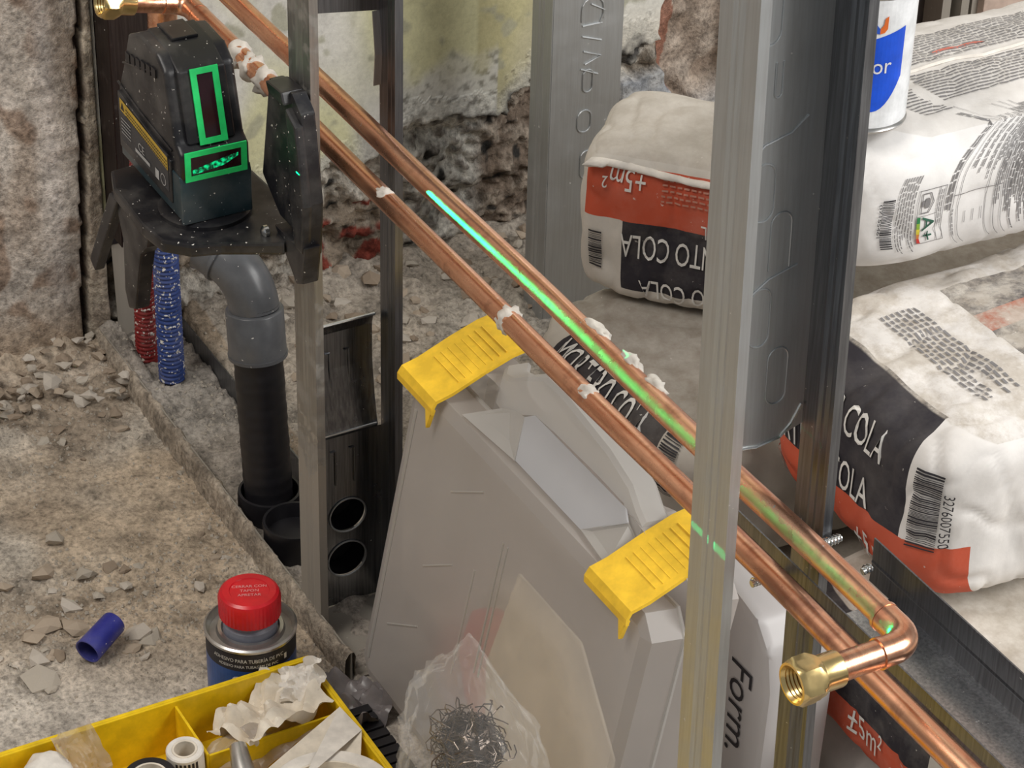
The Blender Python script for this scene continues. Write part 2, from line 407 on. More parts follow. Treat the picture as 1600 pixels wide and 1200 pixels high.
while n < 185:
    chunk(random.uniform(.0, .10), random.uniform(-.16, -.005), random.betavariate(1, 2.5)*.010+.003, h=random.uniform(.012, .028)*1.0); n += 1
while n < 298:      # behind the partition
    x = random.betavariate(1.1, 2.0)*.36; y = random.uniform(.10, .46)
    if y > .30 and x > .12 and y < .45 and x < .16: continue
    chunk(x, y, random.uniform(.004, .012)); n += 1
g = G()
for k in range(9000):   # grit
    if k % 3: x = random.uniform(0, .52); y = random.uniform(-.33, .0)
    else: x = random.uniform(0, .4); y = random.uniform(.005, .42)
    if noise.noise(Vector((x*7+3, y*7+9, 1)))+random.uniform(-.5, .6) < 0: continue
    r = random.uniform(.0007, .0022); a = random.uniform(0, 6.3); z = floor_h(x, y)
    c, s_ = math.cos(a)*r, math.sin(a)*r
    g.add([(x+c, y+s_, z), (x-s_, y+c*.8, z), (x-c, y-s_, z), (x+s_, y-c*.8, z), (x+c*.3, y-s_*.3, z+r*1.1)], [(0, 1, 4), (1, 2, 4), (2, 3, 4), (3, 0, 4)])
o = g.obj('floor_grit', CH[0], floor); o['kind'] = 'stuff'

# ================================================================== FLOOR TRACK, STUDS, RAIL
def sheet(poly, axisfn, t=.0007):
    """open polyline profile -> thin solid strip profile extruded later; returns closed polygon"""
    P = [Vector((a, b)) for a, b in poly]; L = []; Rr = []
    for i, p in enumerate(P):
        d = (P[min(i+1, len(P)-1)]-P[max(i-1, 0)]).normalized(); nn = Vector((-d.y, d.x))*t
        L.append(p+nn); Rr.append(p-nn)
    return [tuple(q) for q in L+Rr[::-1]]
def extr(name, poly, fn, a, b, mat, parent, t=.0005):
    g = G(); pl = sheet(poly, None, t); m = len(pl); h = m//2
    v = [fn(u, w, a) for u, w in pl]+[fn(u, w, b) for u, w in pl]
    f = [(i, (i+1) % m, m+(i+1) % m, m+i) for i in range(m)]
    for i in range(h-1): f.append((i, m-1-i, m-2-i, i+1)); f.append((m+i, m+i+1, 2*m-2-i, 2*m-1-i))
    g.add(v, f); return g.obj(name, mat, parent, autos=.6)
def stud(loc, z0, z1, label, mats, dirn=1, wdt=.07, fl=.035, tilt=None, web=None, lbl_cat='metal stud', name='metal_stud'):
    """C stud; web plane at local x=0, flanges run to x=fl*dirn; y 0..wdt"""
    t = thing(name, loc, label, lbl_cat, 'galvanised studs of the partition frame')
    s = dirn
    fp = [(0, 0), (.012*s, 0), (.015*s, .0009), (.018*s, 0), (.0215*s, .0009), (.0245*s, 0), (fl*s, 0), (fl*s, .006)]
    extr('front_flange', fp, lambda u, w, z: (u, w, z), z0, z1, mats[0], t)
    bp = [(a, wdt-b) for a, b in fp]
    extr('rear_flange', bp, lambda u, w, z: (u, w, z), z0, z1, mats[1], t)
    if tilt: t.rotation_euler = tilt
    return t
def stadium(g, cx, cy, w, h, fn, r=.0007, half=None):
    pts = []; R_ = w/2
    for k in range(9): a = PI*k/8; pts.append((cx+R_*math.cos(a), cy+h/2-R_+R_*math.sin(a)))
    if half != 'top':
        for k in range(9): a = PI+PI*k/8; pts.append((cx+R_*math.cos(a), cy-h/2+R_+R_*math.sin(a)))
    if half == 'top': pts = [(cx+R_, cy-h/2)]+pts+[(cx-R_, cy-h/2)]
    if half == 'bot': pts = [(cx-R_, cy+h/2)]+pts[9:]+[(cx+R_, cy+h/2)]
    g.tube([fn(*p) for p in pts], r, 6, closed=(half is None), cap=half is not None); return g

# floor track with mortar crust
t = thing('floor_track', (0, 0, 0), 'mud-caked U-shaped steel track fixed to the floor along the partition', 'metal track')
G().box((.0, -.0006, .0), (.53, .0006, .026)).obj('front_flange', GALV_M, t)
G().box((.0, .0724, .0), (.53, .0736, .028)).obj('rear_flange', GALV_D, t)
G().box((.0, 0, .0002), (.53, .073, .0012)).obj('web', GALV_M, t)
v = []; f = []; N_ = 240; K = 9
for i in range(N_):
    x = .53*i/(N_-1)
    for k in range(K):
        a = PI*k/(K-1); hh = .026+.005*noise.noise(Vector((x*60, 0, 1))); ww = .0055+.003*noise.noise(Vector((x*50, 3, k*.4)))
        v.append((x, -ww*math.cos(a)-.001+.0015*noise.noise(Vector((x*150, k, 0))), hh*math.sin(a)**.6+.002*noise.noise(Vector((x*120, k*.7, 5)))))
for i in range(N_-1):
    for k in range(K-1): f.append((i*K+k, (i+1)*K+k, (i+1)*K+k+1, i*K+k+1))
crust = mk('mortar_crust', v, f, FLOORM, t, smooth=True); vcol(crust.data, 'tint', [mixc((.42, .36, .29), (.30, .25, .20), random.random())+(1,) for _ in v])

# dirty C stud fixed to the wall
t = thing('wall_stud', (.004, .014, 0), 'dirty dark steel stud standing against the left plaster edge in the track', 'metal stud')
G().box((.0, .0, .125), (.002, .062, 1.4)).obj('web', BROWNM, t)
G().box((.0, .0, .125), (.034, .0012, 1.4)).obj('front_flange', BROWNM, t)
G().box((.0, .0, .112), (.004, .060, .126)).obj('end_band', BLKPIPE, t)
G().prism([(.004, .01), (.052, .03), (.058, .112), (.002, .112)], lambda u, w, a: (a, u, w), .0, .0015).obj('lower_plate', GALV_M, t)

# stud A
A = stud((.441, 0, 0), .002, 1.5, 'galvanised stud behind the laser level, its web cut open', (GALV_M, GALV_D))
WB = lambda x0: (lambda u, w, a: (x0+a, u, w))
def ring_poly(cy, cz, r, n=28): return [(cy+r*math.cos(2*PI*k/n), cz+r*math.sin(2*PI*k/n)) for k in range(n)]
# lower web with two round holes standing for mirrored pipe mouths, made as a grid-free boolean: strips around holes
def plate_with_holes(y0, y1, z0, z1, holes, x=0, t_=.0006):
    g = G(); zs = sorted(holes, key=lambda h: h[1]); zc = z0
    for cy, cz, r in zs:
        a, b = cz-r*1.12, cz+r*1.12
        g.add([(x, y0, zc), (x, y1, zc), (x, y1, a), (x, y0, a)], [(0, 1, 2, 3)])
        n_ = 32; inner = [(x, cy+r*math.cos(2*PI*k/n_), cz+r*math.sin(2*PI*k/n_)) for k in range(n_)]; outer = []
        for k in range(n_):
            c, s_ = math.cos(2*PI*k/n_), math.sin(2*PI*k/n_)
            sx = ((y1-cy)/c if c > 1e-6 else (y0-cy)/c if c < -1e-6 else 1e9); sz = ((b-cz)/s_ if s_ > 1e-6 else (a-cz)/s_ if s_ < -1e-6 else 1e9)
            q = min(sx, sz); outer.append((x, cy+c*q, cz+s_*q))
        # corners: snap nearest
        for (yy, zz) in ((y0, a), (y1, a), (y0, b), (y1, b)):
            k = min(range(n_), key=lambda k: (outer[k][1]-yy)**2+(outer[k][2]-zz)**2); outer[k] = (x, yy, zz)
        m = [(k, (k+1) % n_, n_+(k+1) % n_, n_+k) for k in range(n_)]
        g.add(inner+outer, m); zc = b
    g.add([(x, y0, zc), (x, y1, zc), (x, y1, z1), (x, y0, z1)], [(0, 1, 2, 3)])
    return g
hs = [(.040, .087, .0155), (.039, .045, .0165)]
plate_with_holes(.0005, .0695, .002, .163, hs).obj('web', GALV_W, A)
g = G()
for cy, cz, r in hs: g.tube([(.0008, cy+r*math.cos(2*PI*k/32), cz+r*math.sin(2*PI*k/32)) for k in range(32)], .0008, 6, closed=True)
g.obj('reflection_ring', GALV, A, smooth=True)
for cy, cz, r in hs:  # black cups added behind the openings so the mirrored mouths look dark
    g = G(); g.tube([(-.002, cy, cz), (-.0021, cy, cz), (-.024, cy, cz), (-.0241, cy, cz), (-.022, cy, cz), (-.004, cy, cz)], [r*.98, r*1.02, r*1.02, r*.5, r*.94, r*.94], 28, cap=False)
    g.add([(-.022, cy+r*.95*math.cos(2*PI*k/28), cz+r*.95*math.sin(2*PI*k/28)) for k in range(28)], [tuple(range(28))]); g.obj('reflection_cup', BLKPIPE, A, smooth=True)
# folded tongue
for cx, cz in ((.0012, .1665), (-.0008, .264)): G().tube([(cx, .008, cz), (cx, .065, cz)], .0013, 8).obj('fold_highlight', STEELSCR, A, smooth=True)  # bright tubes stand in for the highlights along fold and top edge
pr = [(0, .163), (.0015, .166), (.000, .170), (-.004, .19), (-.008, .22), (-.008, .252), (-.005, .262), (-.001, .264)]
extr('folded_tongue', [(a, b) for a, b in pr], lambda u, w, a: (u, a, w), .007, .066, GALV_W, A, .0005)
g = G()
for cy in (.030, .046):
    G().tube([(.0008, cy-.004, .150), (.0008, cy, .150), (.0008, cy, .118)], .0006, 6).obj('embossed_mark', GALV_D, A)
    G().tube([(-.0065, cy-.004, .235), (-.0072, cy, .235), (-.006, cy, .205)], .0006, 6).obj('embossed_mark', GALV_D, A)
G().prism([(.0005, .522), (.0695, .512), (.0695, 1.5), (.0005, 1.5)], WB(0), -.0004, .0004).obj('upper_web', GALV_D, A)
extr('cut_edge_curl', [(.0, .512), (.004, .480), (.0015, .455)], lambda u, w, a: (u, a, w), .064, .0695, GALV, A)

# stud B (near, big)
B = stud((.967, 0, 0), .02, 1.6, 'large galvanised stud nearest the camera with embossed ovals on its web', (GALV, GALV_D), tilt=(0, 0, 0))
sh = Matrix.Identity(4); B.rotation_euler = (0, -.028, 0); B.location = (.985, 0, .0)
v = [(.0005, .49), (.02, .480), (.04, .477), (.055, .479), (.0695, .484), (.0695, 1.6), (.0005, 1.6)]
G().prism(v, WB(0), -.0004, .0004).obj('web', GALV, B)
G().tube([(.0006, y, z) for y, z in v[:4]+[(.062, .486), (.068, .497)]], .0010, 6).obj('cut_edge', STEELSCR, B)
fnB = lambda u, w: (.0006, u, w)
for cy, cz, w, h, hf in [(.030, .735, .015, .030, 'bot'), (.038, .700, .0045, .020, 'bot'), (.033, .636, .014, .034, None), (.046, .605, .013, .034, 'top'), (.036, .560, .013, .036, None), (.050, .520, .013, .036, None)]:
    g = G(); stadium(g, cy, cz, w, h, fnB, .0006, hf); g.obj('embossed_oval', GALV, B, smooth=True)
for cv in ([(.022, .655), (.032, .664), (.048, .668), (.058, .676)], [(.028, .575), (.040, .583), (.058, .588)]): G().tube([fnB(*p) for p in cv], .0007, 6).obj('embossed_curve', GALV, B, smooth=True)

# stud C (further back)
C = stud((.140, .386, 0), .0, 1.4, 'grey stud farther back beside the yellow plaster with embossed marks', (GALV, GALV), dirn=-1, wdt=.072)
G().box((-.0004, .0006, .0), (.0004, .0714, 1.4)).obj('web', GALV, C)
fnC = lambda u, w: (.0010, u, w)
for cy, cz, w, h, hf in [(.040, .315, .022, .022, 'top'), (.038, .245, .010, .022, None), (.036, .205, .014, .022, None), (.040, .16, .012, .028, None)]:
    g = G(); stadium(g, cy, cz, w, h, fnC, .0008, hf); g.obj('embossed_oval', GALV, C)
for a in ([(.030, .300), (.050, .300)], [(.030, .290), (.050, .283)], [(.032, .275), (.050, .268), (.034, .262)], [(.030, .258), (.048, .250)], [(.038, .320), (.052, .312), (.048, .300)]):
    G().tube([fnC(*p) for p in a], .0008, 6).obj('embossed_line', GALV, C)

# horizontal rail
t = thing('noggin_rail', (1.0, .052, .389), 'horizontal U-shaped steel rail running behind the brass fitting', 'metal rail')
G().box((.030, 0, 0), (.75, .048, .0008)).obj('web', GALV_R, t)
extr('rear_flange', [(.048, 0), (.0485, .012), (.0480, .0135), (.0485, .015), (.048, .030)], lambda u, w, a: (a, u, w), .010, .75, GALV_D, t)
extr('front_flange', [(0, 0), (0, .010), (-.001, .0115), (0, .013), (0, .022)], lambda u, w, a: (a, u, w), -.09, .75, GALV_D, t)
for (x, y, z, l) in [(.012, .022, .040, .022), (.032, .030, .030, .006), (-.01, -.006, .008, .014)]:
    q = G(); q.tube([(x, y+.0, z), (x, y-l, z-.001)], .0022, 10)
    for k in range(int(l/.0022)): q.tube([(x+.0026*math.cos(j*PI/4), y-.001-k*.0022-.00025*j, z+.0026*math.sin(j*PI/4)) for j in range(9)], .0004, 4)
    o = q.obj('screw', STEELSCR, t, smooth=True)

# ================================================================== COPPER PIPES
def pipe_path(x0, x1, y, z, r0, r1, n=24):
    pts = [(x0+(x1-x0)*i/n, y+.0006*math.sin(i*.9), z+.0007*math.sin(i*.55)) for i in range(n+1)]
    return pts, [r0+(r1-r0)*i/n for i in range(n+1)]
def splash(parent, x, y, z, r, seed, sc=(1.4, 1, 1)):
    g = G(); blob(g, (x, y, z), r, seed, .5, 3, sc, 2.4)
    for v_ in g.v: v_ += Vector((.0,)*3)+Vector((1, 1, 1))*.0009*noise.noise(v_*900)
    return g.obj('mortar_splash', WHITEP, parent, smooth=True, autos=3)
def fitting(parent, x, z, y0, ylen, r):
    """elbow from +x run turning to -y, stub, brass female adapter"""
    g = G(); pts = []
    for k in range(9):
        a = PI/2*k/8; pts.append((x+.010*math.sin(a)-.010+.0, y0-.010*(1-math.cos(a))+.0, z))
    return pts
def fitset(parent, X, z, y, r, side):
    # side=+1: pipe arrives from -x (elbow at its +x end); side=-1: pipe leaves to +x
    s = side; R_ = .012
    pts = [(X-s*(R_+.012), y, z), (X-s*R_, y, z)]
    for k in range(1, 9): a = PI/2*k/8; pts.append((X-s*R_*(1-math.sin(a)), y-R_*(1-math.cos(a)), z))
    pts.append((X, y-R_-.008, z))
    G().tube(pts, r*1.14, 24).obj('copper_elbow', COPPER, parent, smooth=True)
    for p in (pts[0], pts[-1]):
        d = Vector((1, 0, 0)) if p is pts[0] else Vector((0, 1, 0))
        G().tube([Vector(p)-d*.0012, Vector(p)+d*.0012], r*1.19, 24).obj('elbow_rim', COPPER, parent, smooth=True)
    G().tube([(X, y-R_-.006, z), (X, y-R_-.040, z)], r*1.06, 24).obj('stub_pipe', COPPER, parent, smooth=True)
    g = G(); yb = y-R_-.034   # brass: socket, collar, hex with threaded mouth
    def ringy(prof, n=36):
        vv = []; ff = []
        for rr, yy in prof:
            for k in range(n): vv.append((X+rr*math.cos(2*PI*k/n), yb+yy, z+rr*math.sin(2*PI*k/n)))
        for i in range(len(prof)-1):
            for k in range(n): ff.append((i*n+k, i*n+(k+1) % n, (i+1)*n+(k+1) % n, (i+1)*n+k))
        g.add(vv, ff)
    ringy([(r*1.04, 0), (r*1.32, 0), (r*1.36, -.001), (r*1.36, -.011), (r*1.45, -.012), (r*1.45, -.013)])
    g.obj('brass_socket', BRASS, parent, smooth=True)
    g = G(); n = 36; vv = []; ff = []
    rh = r*1.72
    def hexr(a): q = (a % (PI/3))-PI/6; return rh*.92/math.cos(q) if True else rh
    prof = [(lambda a: r*1.42, -.012), (lambda a: r*1.55, -.0128), (lambda a: min(hexr(a), rh*1.0), -.015), (lambda a: hexr(a), -.017), (lambda a: hexr(a), -.0245), (lambda a: min(hexr(a), rh*.98), -.0265), (lambda a: rh*.90, -.028), (lambda a: r*1.36, -.0282), (lambda a: r*1.30, -.027)]
    for k in range(7): prof += [(lambda a: r*1.22, -.026+k*.0022), (lambda a: r*1.30, -.0249+k*.0022)]
    prof += [(lambda a: r*.75, -.010)]
    for fr_, yy in prof:
        for k in range(n): a = 2*PI*k/n; rr = fr_(a); vv.append((X+rr*math.cos(a), yb+yy, z+rr*math.sin(a)))
    for i in range(len(prof)-1):
        for k in range(n): ff.append((i*n+k, i*n+(k+1) % n, (i+1)*n+(k+1) % n, (i+1)*n+k))
    g.add(vv, ff); g.obj('brass_adapter', BRASS, parent, smooth=True, autos=.45)
PY = .035; R0, R1 = .0076, .0073
P1 = thing('copper_pipe', (0, PY, .452), 'upper copper pipe ending in an elbow with an open brass fitting', 'pipe', 'horizontal copper pipes of the partition')
def loc(p, o): return Vector(p)-Vector(o)
ox = Vector((0, PY, .452))
pts, rs = pipe_path(.03, 1.112, 0, 0, R0, R1); G().tube(pts, rs, 28).obj('tube', COPPER, P1, smooth=True)
fitset(P1, 1.1285, 0, 0, R1, 1)
for x, r, sd, sc in [(.80, .0060, 3, (2.2, .8, .7)), (.84, .0062, 4, (1.6, .8, .8)), (.868, .0058, 9, (1.6, .8, .7))]:
    splash(P1, x, .004, .0050, r, sd, sc)
P2 = thing('copper_pipe', (0, PY, .409), 'lower copper pipe with white mortar lumps running off the bottom right', 'pipe', 'horizontal copper pipes of the partition')
pts, rs = pipe_path(.176, 1.42, 0, 0, R0*1.0, R1); G().tube(pts, rs, 28).obj('tube', COPPER, P2, smooth=True)
kids0 = set(P2.children); fitset(P2, .1665, 0, 0, R0, -1)
Mt = Matrix.Translation((.1665, 0, 0)) @ Matrix.Rotation(-.22, 4, 'X') @ Matrix.Translation((-.1665, 0, 0))
for o in P2.children:
    if o not in kids0: o.data.transform(Mt)
G().tube([(.176, 0, 0), (.262, 0, 0)], R0*1.16, 24).obj('copper_coupling', COPPER, P2, smooth=True)
for x, r, sd, sc in [(.268, .0103, 1, (1.3, 1, 1)), (.292, .0100, 2, (1.0, 1, 1)), (.318, .0096, 6, (1.2, 1, 1)), (.521, .0058, 5, (1.3, 1, .9)), (.698, .0088, 7, (.9, 1, 1)), (.801, .0072, 8, (1.2, .8, .7))]:
    splash(P2, x, 0 if r > .008 else -.001, 0 if r > .008 else .004, r, sd, sc)

# ================================================================== CONDUITS, RISER, DRAIN
def corr(x, y, z0, z1, R_, mat, name, label, lean=(0, 0), pitch=.0042):
    t = thing(name, (x, y, z0), label, 'conduit'); n = int((z1-z0)/(pitch/4)); pts = []; rr = []
    for i in range(n+1):
        z = (z1-z0)*i/n; pts.append((lean[0]*z, lean[1]*z, z)); rr.append(R_*(1+.07*math.cos(2*PI*z/pitch)))
    G().tube(pts, rr, 22).obj('corrugated_tube', mat, t, smooth=True, autos=3); return t
corr(.083, .037, .008, .20, .0112, BLUEC, 'blue_conduit', 'blue corrugated conduit splashed with white plaster rising from the track', (0, 0))
corr(.046, .028, .008, .235, .0098, REDC, 'red_conduit', 'dark red corrugated conduit left of the blue one', (.02, .02))
t = thing('copper_riser', (.0905, .043, .235), 'short upright copper pipe behind the laser level', 'pipe')
G().tube([(-.03, -.006, .0), (-.008, 0, .08), (0, 0, .12), (0, 0, .45)], .0125, 24).obj('tube', COPPER, t, smooth=True)
D = thing('drain_pipe', (.303, .034, .0), 'black waste pipe standing in the track with grey elbow on top', 'pipe')
ax0 = Vector((0, 0, 0)); ax1 = Vector((-.024, .002, .19)); dr = (ax1-ax0).normalized()
G().tube([ax0+dr*(.004+.19*i/60) for i in range(61)], [.0203+.00025*math.sin(i*1.9)+.0002*math.sin(i*.7) for i in range(61)], 36).obj('black_tube', BLKPIPE, D, smooth=True)
g = G(); a = ax0+dr*.148; b = ax0+dr*.190
g.tube([a, a+dr*.003, a+dr*.0031, b-dr*.001, b, b+dr*.0005], [.0243, .0246, .0238, .0236, .0228, .021], 40); g.obj('grey_socket', PVC, D, smooth=True)
g = G(); cpt = ax0+dr*.190; pts = [cpt]; hd = Vector((-.80, -.42, .35)).normalized()
for k in range(1, 13):
    tt = k/12; d = (dr*(1-tt)+hd*tt).normalized(); pts.append(pts[-1]+d*.0042)
g.tube(pts, .0205, 36); g.obj('grey_elbow', PVC, D, smooth=True)
e = pts[-1]
g = G(); g.tube([e-hd*.002, e+hd*.001, e+hd*.0011, e+hd*.014, e+hd*.016, e+hd*.0161, e+hd*.012], [.0225, .0228, .0218, .0222, .0235, .019, .018], 36); g.obj('elbow_mouth', PVC, D, smooth=True)
g = G(); g.lathe([(.0268, .002), (.0268, .022), (.0262, .0255), (.0240, .0257), (.0232, .023), (.0225, .006)], 44); g.obj('base_socket', BLKPIPE, D, smooth=True)
t = thing('pipe_stub', (.362, .030, .0), 'open black pipe stub in the floor track beside the drain pipe', 'pipe')
G().lathe([(.0255, .002), (.0258, .026), (.0268, .030), (.0262, .0335), (.0240, .0335), (.0232, .030), (.0228, .020)], 48, cap1=True).obj('stub_wall', BLKPIPE, t, smooth=True)

# ================================================================== BRACKET + LASER LEVEL
t = thing('mounting_bracket', (.47, -.012, .36), 'black plastic bracket clamped to the stud and carrying the laser level', 'bracket')
o3 = Vector((.47, -.012, .36)); XZ = lambda u, w, a: Vector((u, a, w))-o3
G().prism([(.436, .475), (.474, .480), (.488, .470), (.499, .405), (.495, .362), (.480, .360), (.470, .372), (.448, .372), (.419, .392)], XZ, -.0135, -.0025).obj('arm_plate', BLACKP, t, bevel=.0015)
G().prism([(.474, .470), (.490, .462), (.501, .405), (.497, .366), (.484, .366), (.478, .40)], XZ, -.019, -.012).obj('arm_rib', BLACKP, t, bevel=.002)
G().prism([(.444, .478), (.470, .480), (.474, .472), (.449, .470)], XZ, -.020, -.0025).obj('arm_hook', BLACKP, t, bevel=.0015)
XY = lambda u, w, a: Vector((u, w, a))-o3
G().prism([(.448, -.006), (.470, -.020), (.462, -.036), (.450, -.060), (.444, -.080), (.428, -.096), (.400, -.100), (.340, -.098), (.315, -.090), (.312, -.060), (.330, -.020), (.360, .004), (.400, .006)], XY, .352, .3615).obj('platform', BLACKP, t, bevel=.002)
G().lathe([(.034, 0), (.034, .003), (.030, .0045)], 40, (.398-.47, -.050+.012, .0015)).obj('turntable', BLACKP, t, smooth=True)
G().prism([(.330, .353), (.400, .353), (.394, .338), (.380, .325), (.371, .300), (.362, .268), (.348, .262), (.342, .275), (.345, .320)], XZ, -.095, -.083).obj('leg_plate', BLACKP, t, bevel=.002)
G().prism([(.330, .352), (.345, .352), (.286, .262), (.276, .268)], XZ, -.098, -.090).obj('prong', BLACKP, t, bevel=.0015)
G().prism([(.448, .366), (.476, .366), (.500, .372), (.494, .340), (.484, .335)], XZ, -.018, -.005).obj('clamp_tip', BLACKP, t, bevel=.0015)
g = G(); g.lathe([(.003, 0), (.0045, .001), (.0045, .004), (.002, .006)], 16); g.xf(Matrix.Translation((-.018, -.012, .004)) @ Matrix.Rotation(PI/2, 4, 'X')); g.obj('screw', STEELSCR, t, smooth=True)

L = thing('laser_level', (.42, -.0505, .366), 'black cross-line laser level with bright green window frames', 'laser level'); L.scale = (1, 1, .95)
# local: +x is the front; body x -.108..0 , y +-.0268
def ext_y(poly, y0, y1, name, mat, bev=.002, seg=3):
    return G().prism(poly, lambda u, w, a: (u, a, w), y0, y1).obj(name, mat, L, smooth=True, bevel=bev, seg=seg)
ext_y([(-.112, .004), (.0, .004), (.003, .0), (.003, .034), (.001, .040), (-.112, .040)], -.0272, .0272, 'battery_base', LASERG, .0025)
ext_y([(-.113, .030), (-.001, .030), (.003, .040), (.003, .058), (-.006, .064), (-.020, .116), (-.034, .1255), (-.066, .127), (-.088, .117), (-.100, .088), (-.113, .062)], -.0262, .0262, 'body', BLACKP, .004, 3)
ext_y([(-.111, .012), (-.012, .012), (-.012, .048), (-.111, .060)], -.0285, .0285, 'side_panel', BLACKP, .0015)
ext_y([(-.002, .063), (-.016, .116), (-.036, .1262), (-.070, .128), (-.072, .120), (-.034, .100), (-.018, .06)], -.018, .018, 'front_cover', BLACKP, .002)
# vents at the upper rear side
for k in range(6):
    x0 = -.092+.010*k; G().box((x0, -.0275, .094+k*.0022), (x0+.0075, -.0255, .101+k*.0022)).obj('vent_slot', BLKPIPE, L)
g = G(); g.tube([(-.100, -.0266, .088), (-.040, -.0266, .108)], .0008, 6); g.tube([(-.113, -.0266, .066), (-.070, -.0266, .060), (-.012, -.0266, .056)], .0009, 6); g.obj('seam_line', BLACKP, L)
# top recess
G().box((-.072, -.010, .1265), (-.044, .010, .1292)).obj('top_button', BLACKP, L, bevel=.001)
# front frames: vertical on the slope
def frame(c, ax, ay, w, h, b, nrm, name):
    c, ax, ay, nrm = map(Vector, (c, ax, ay, nrm)); g = G()
    def q(u0, v0, u1, v1, d0, d1): 
        vs = [c+ax*u+ay*v_+nrm*d for d in (d0, d1) for (u, v_) in ((u0, v0), (u1, v0), (u1, v1), (u0, v1))]
        g.add(vs, [(0, 3, 2, 1), (4, 5, 6, 7), (0, 1, 5, 4), (1, 2, 6, 5), (2, 3, 7, 6), (3, 0, 4, 7)])
    q(-w, -h, w, -h+b, 0, .0012); q(-w, h-b, w, h, 0, .0012); q(-w, -h+b, -w+b, h-b, 0, .0012); q(w-b, -h+b, w, h-b, 0, .0012)
    g.obj(name, GREEN, L)
    g = G(); q(-w+b, -h+b, w-b, h-b, 0, .0004); return g
sl = Vector((-.014, 0, .053)).normalized(); nr = Vector((.053, 0, .014)).normalized()
cc = Vector((-.0088, .001, .0895))
frame(cc+nr*.0004, (0, 1, 0), sl, .0105, .0285, .0045, nr, 'vertical_window_frame').obj('vertical_window', GLASSD, L)
frame((.0032, 0, .0485), (0, 1, 0), (0, 0, 1), .0235, .0120, .0042, (1, 0, 0), 'horizontal_window_frame').obj('horizontal_window', GLASSD, L)
em_ = NT('laser_glow'); ne = em_.noise(em_.co(), 320, 3); em_.set(col=(.0, .05, .02), emis=em_.mix(em_.ramp(ne, [(.42, 0), (.62, 1)]), (0, .02, .01), (.0, .9, .30)), emst=.9)
G().add([(.0038, -.018, .0415), (.0038, .006, .0445), (.0038, .017, .0500), (.0038, .017, .0525), (.0038, .002, .0500), (.0038, -.018, .0455)], [(0, 1, 2, 3, 4, 5)]).obj('laser_aperture_glow', em_.m, L)
# side label
LAB = simple('label_grey', (.045, .045, .050), .5); LABY = simple('label_yellow', (.55, .36, .04), .5)
sy = -.0288
G().box((-.106, sy, .020), (-.016, -.0280, .051)).obj('side_label', LAB, L)
G().add([(-.106, sy-.0002, .046), (-.016, sy-.0002, .038), (-.016, sy-.0002, .049), (-.106, sy-.0002, .056)], [(0, 1, 2, 3)]).obj('warning_strip', LABY, L)
g = G(); sidef = lambda u, w: (u, sy-.0005, w)
for r_ in range(3):
    for k in range(26): x0 = -.094+k*.003; zz = .0525-(x0+.106)*.075-r_*.0028; g.add([sidef(x0, zz), sidef(x0+.0022, zz), sidef(x0+.0022, zz-.0011), sidef(x0, zz-.0011)], [(3, 2, 1, 0)])
g.add([sidef(-.104, .0475), sidef(-.097, .0475), sidef(-.1005, .054)], [(0, 1, 2)])
g.obj('warning_print', INKB, L)['kind'] = 'stuff'
g = G(); textg(g, 'CE', .010, sidef, -.072, .028); g.add([sidef(-.078, .0235), sidef(-.050, .0235), sidef(-.050, .0265), sidef(-.078, .0265)], [(0, 1, 2, 3)])
g.add([sidef(-.040, .021), sidef(-.033, .021), sidef(-.033, .029), sidef(-.040, .029)], [(0, 1, 2, 3)])
for k in range(20): a0, a1 = 2*PI*k/20, 2*PI*(k+1)/20; g.add([sidef(-.025+r_*math.cos(a), .026+r_*math.sin(a)) for a, r_ in ((a0, .0048), (a1, .0048), (a1, .0041), (a0, .0041))], [(3, 2, 1, 0)])
for k in range(5): g.add([sidef(-.104, .040-.003*k), sidef(-.086, .040-.003*k), sidef(-.086, .0392-.003*k), sidef(-.104, .0392-.003*k)], [(3, 2, 1, 0)])
g.obj('label_print', INKL, L)['kind'] = 'stuff'
# the laser's own vertical fan of green light, leaving the lower window and grazing the pipes
Lp = Vector((.4265, -.0500, .4115))
la = bpy.data.lights.new('laser_line_light', 'POINT'); la.shadow_soft_size = .0006; la.energy = 1.0; la.color = (.0, 1.0, .30); la.use_nodes = True
lo = bpy.data.objects.new('laser_line_light', la); COL.objects.link(lo); lo.location = Lp
q1 = Vector((.62, .0315, .4572)); q2 = Vector((1.11, .0305, .4558)); nv = (q1-Lp).cross(q2-Lp).normalized()
nt = la.node_tree; em = nt.nodes['Emission']; tc = nt.nodes.new('ShaderNodeTexCoord'); dp = nt.nodes.new('ShaderNodeVectorMath'); dp.operation = 'DOT_PRODUCT'
nm = nt.nodes.new('ShaderNodeVectorMath'); nm.operation = 'NORMALIZE'
nt.links.new(tc.outputs['Normal'], nm.inputs[0]); nt.links.new(nm.outputs[0], dp.inputs[0]); dp.inputs[1].default_value = nv
ab = nt.nodes.new('ShaderNodeMath'); ab.operation = 'ABSOLUTE'; nt.links.new(dp.outputs['Value'], ab.inputs[0])
lt = nt.nodes.new('ShaderNodeMath'); lt.operation = 'LESS_THAN'; nt.links.new(ab.outputs[0], lt.inputs[0]); lt.inputs[1].default_value = .0042
mu = nt.nodes.new('ShaderNodeMath'); mu.operation = 'MULTIPLY'; nt.links.new(lt.outputs[0], mu.inputs[0]); 
fo = nt.nodes.new('ShaderNodeLightFalloff'); fo.inputs['Strength'].default_value = 170.0; nt.links.new(fo.outputs['Linear'], mu.inputs[1])
d2 = nt.nodes.new('ShaderNodeVectorMath'); d2.operation = 'DOT_PRODUCT'; nt.links.new(nm.outputs[0], d2.inputs[0]); d2.inputs[1].default_value = (1, 0, 0)
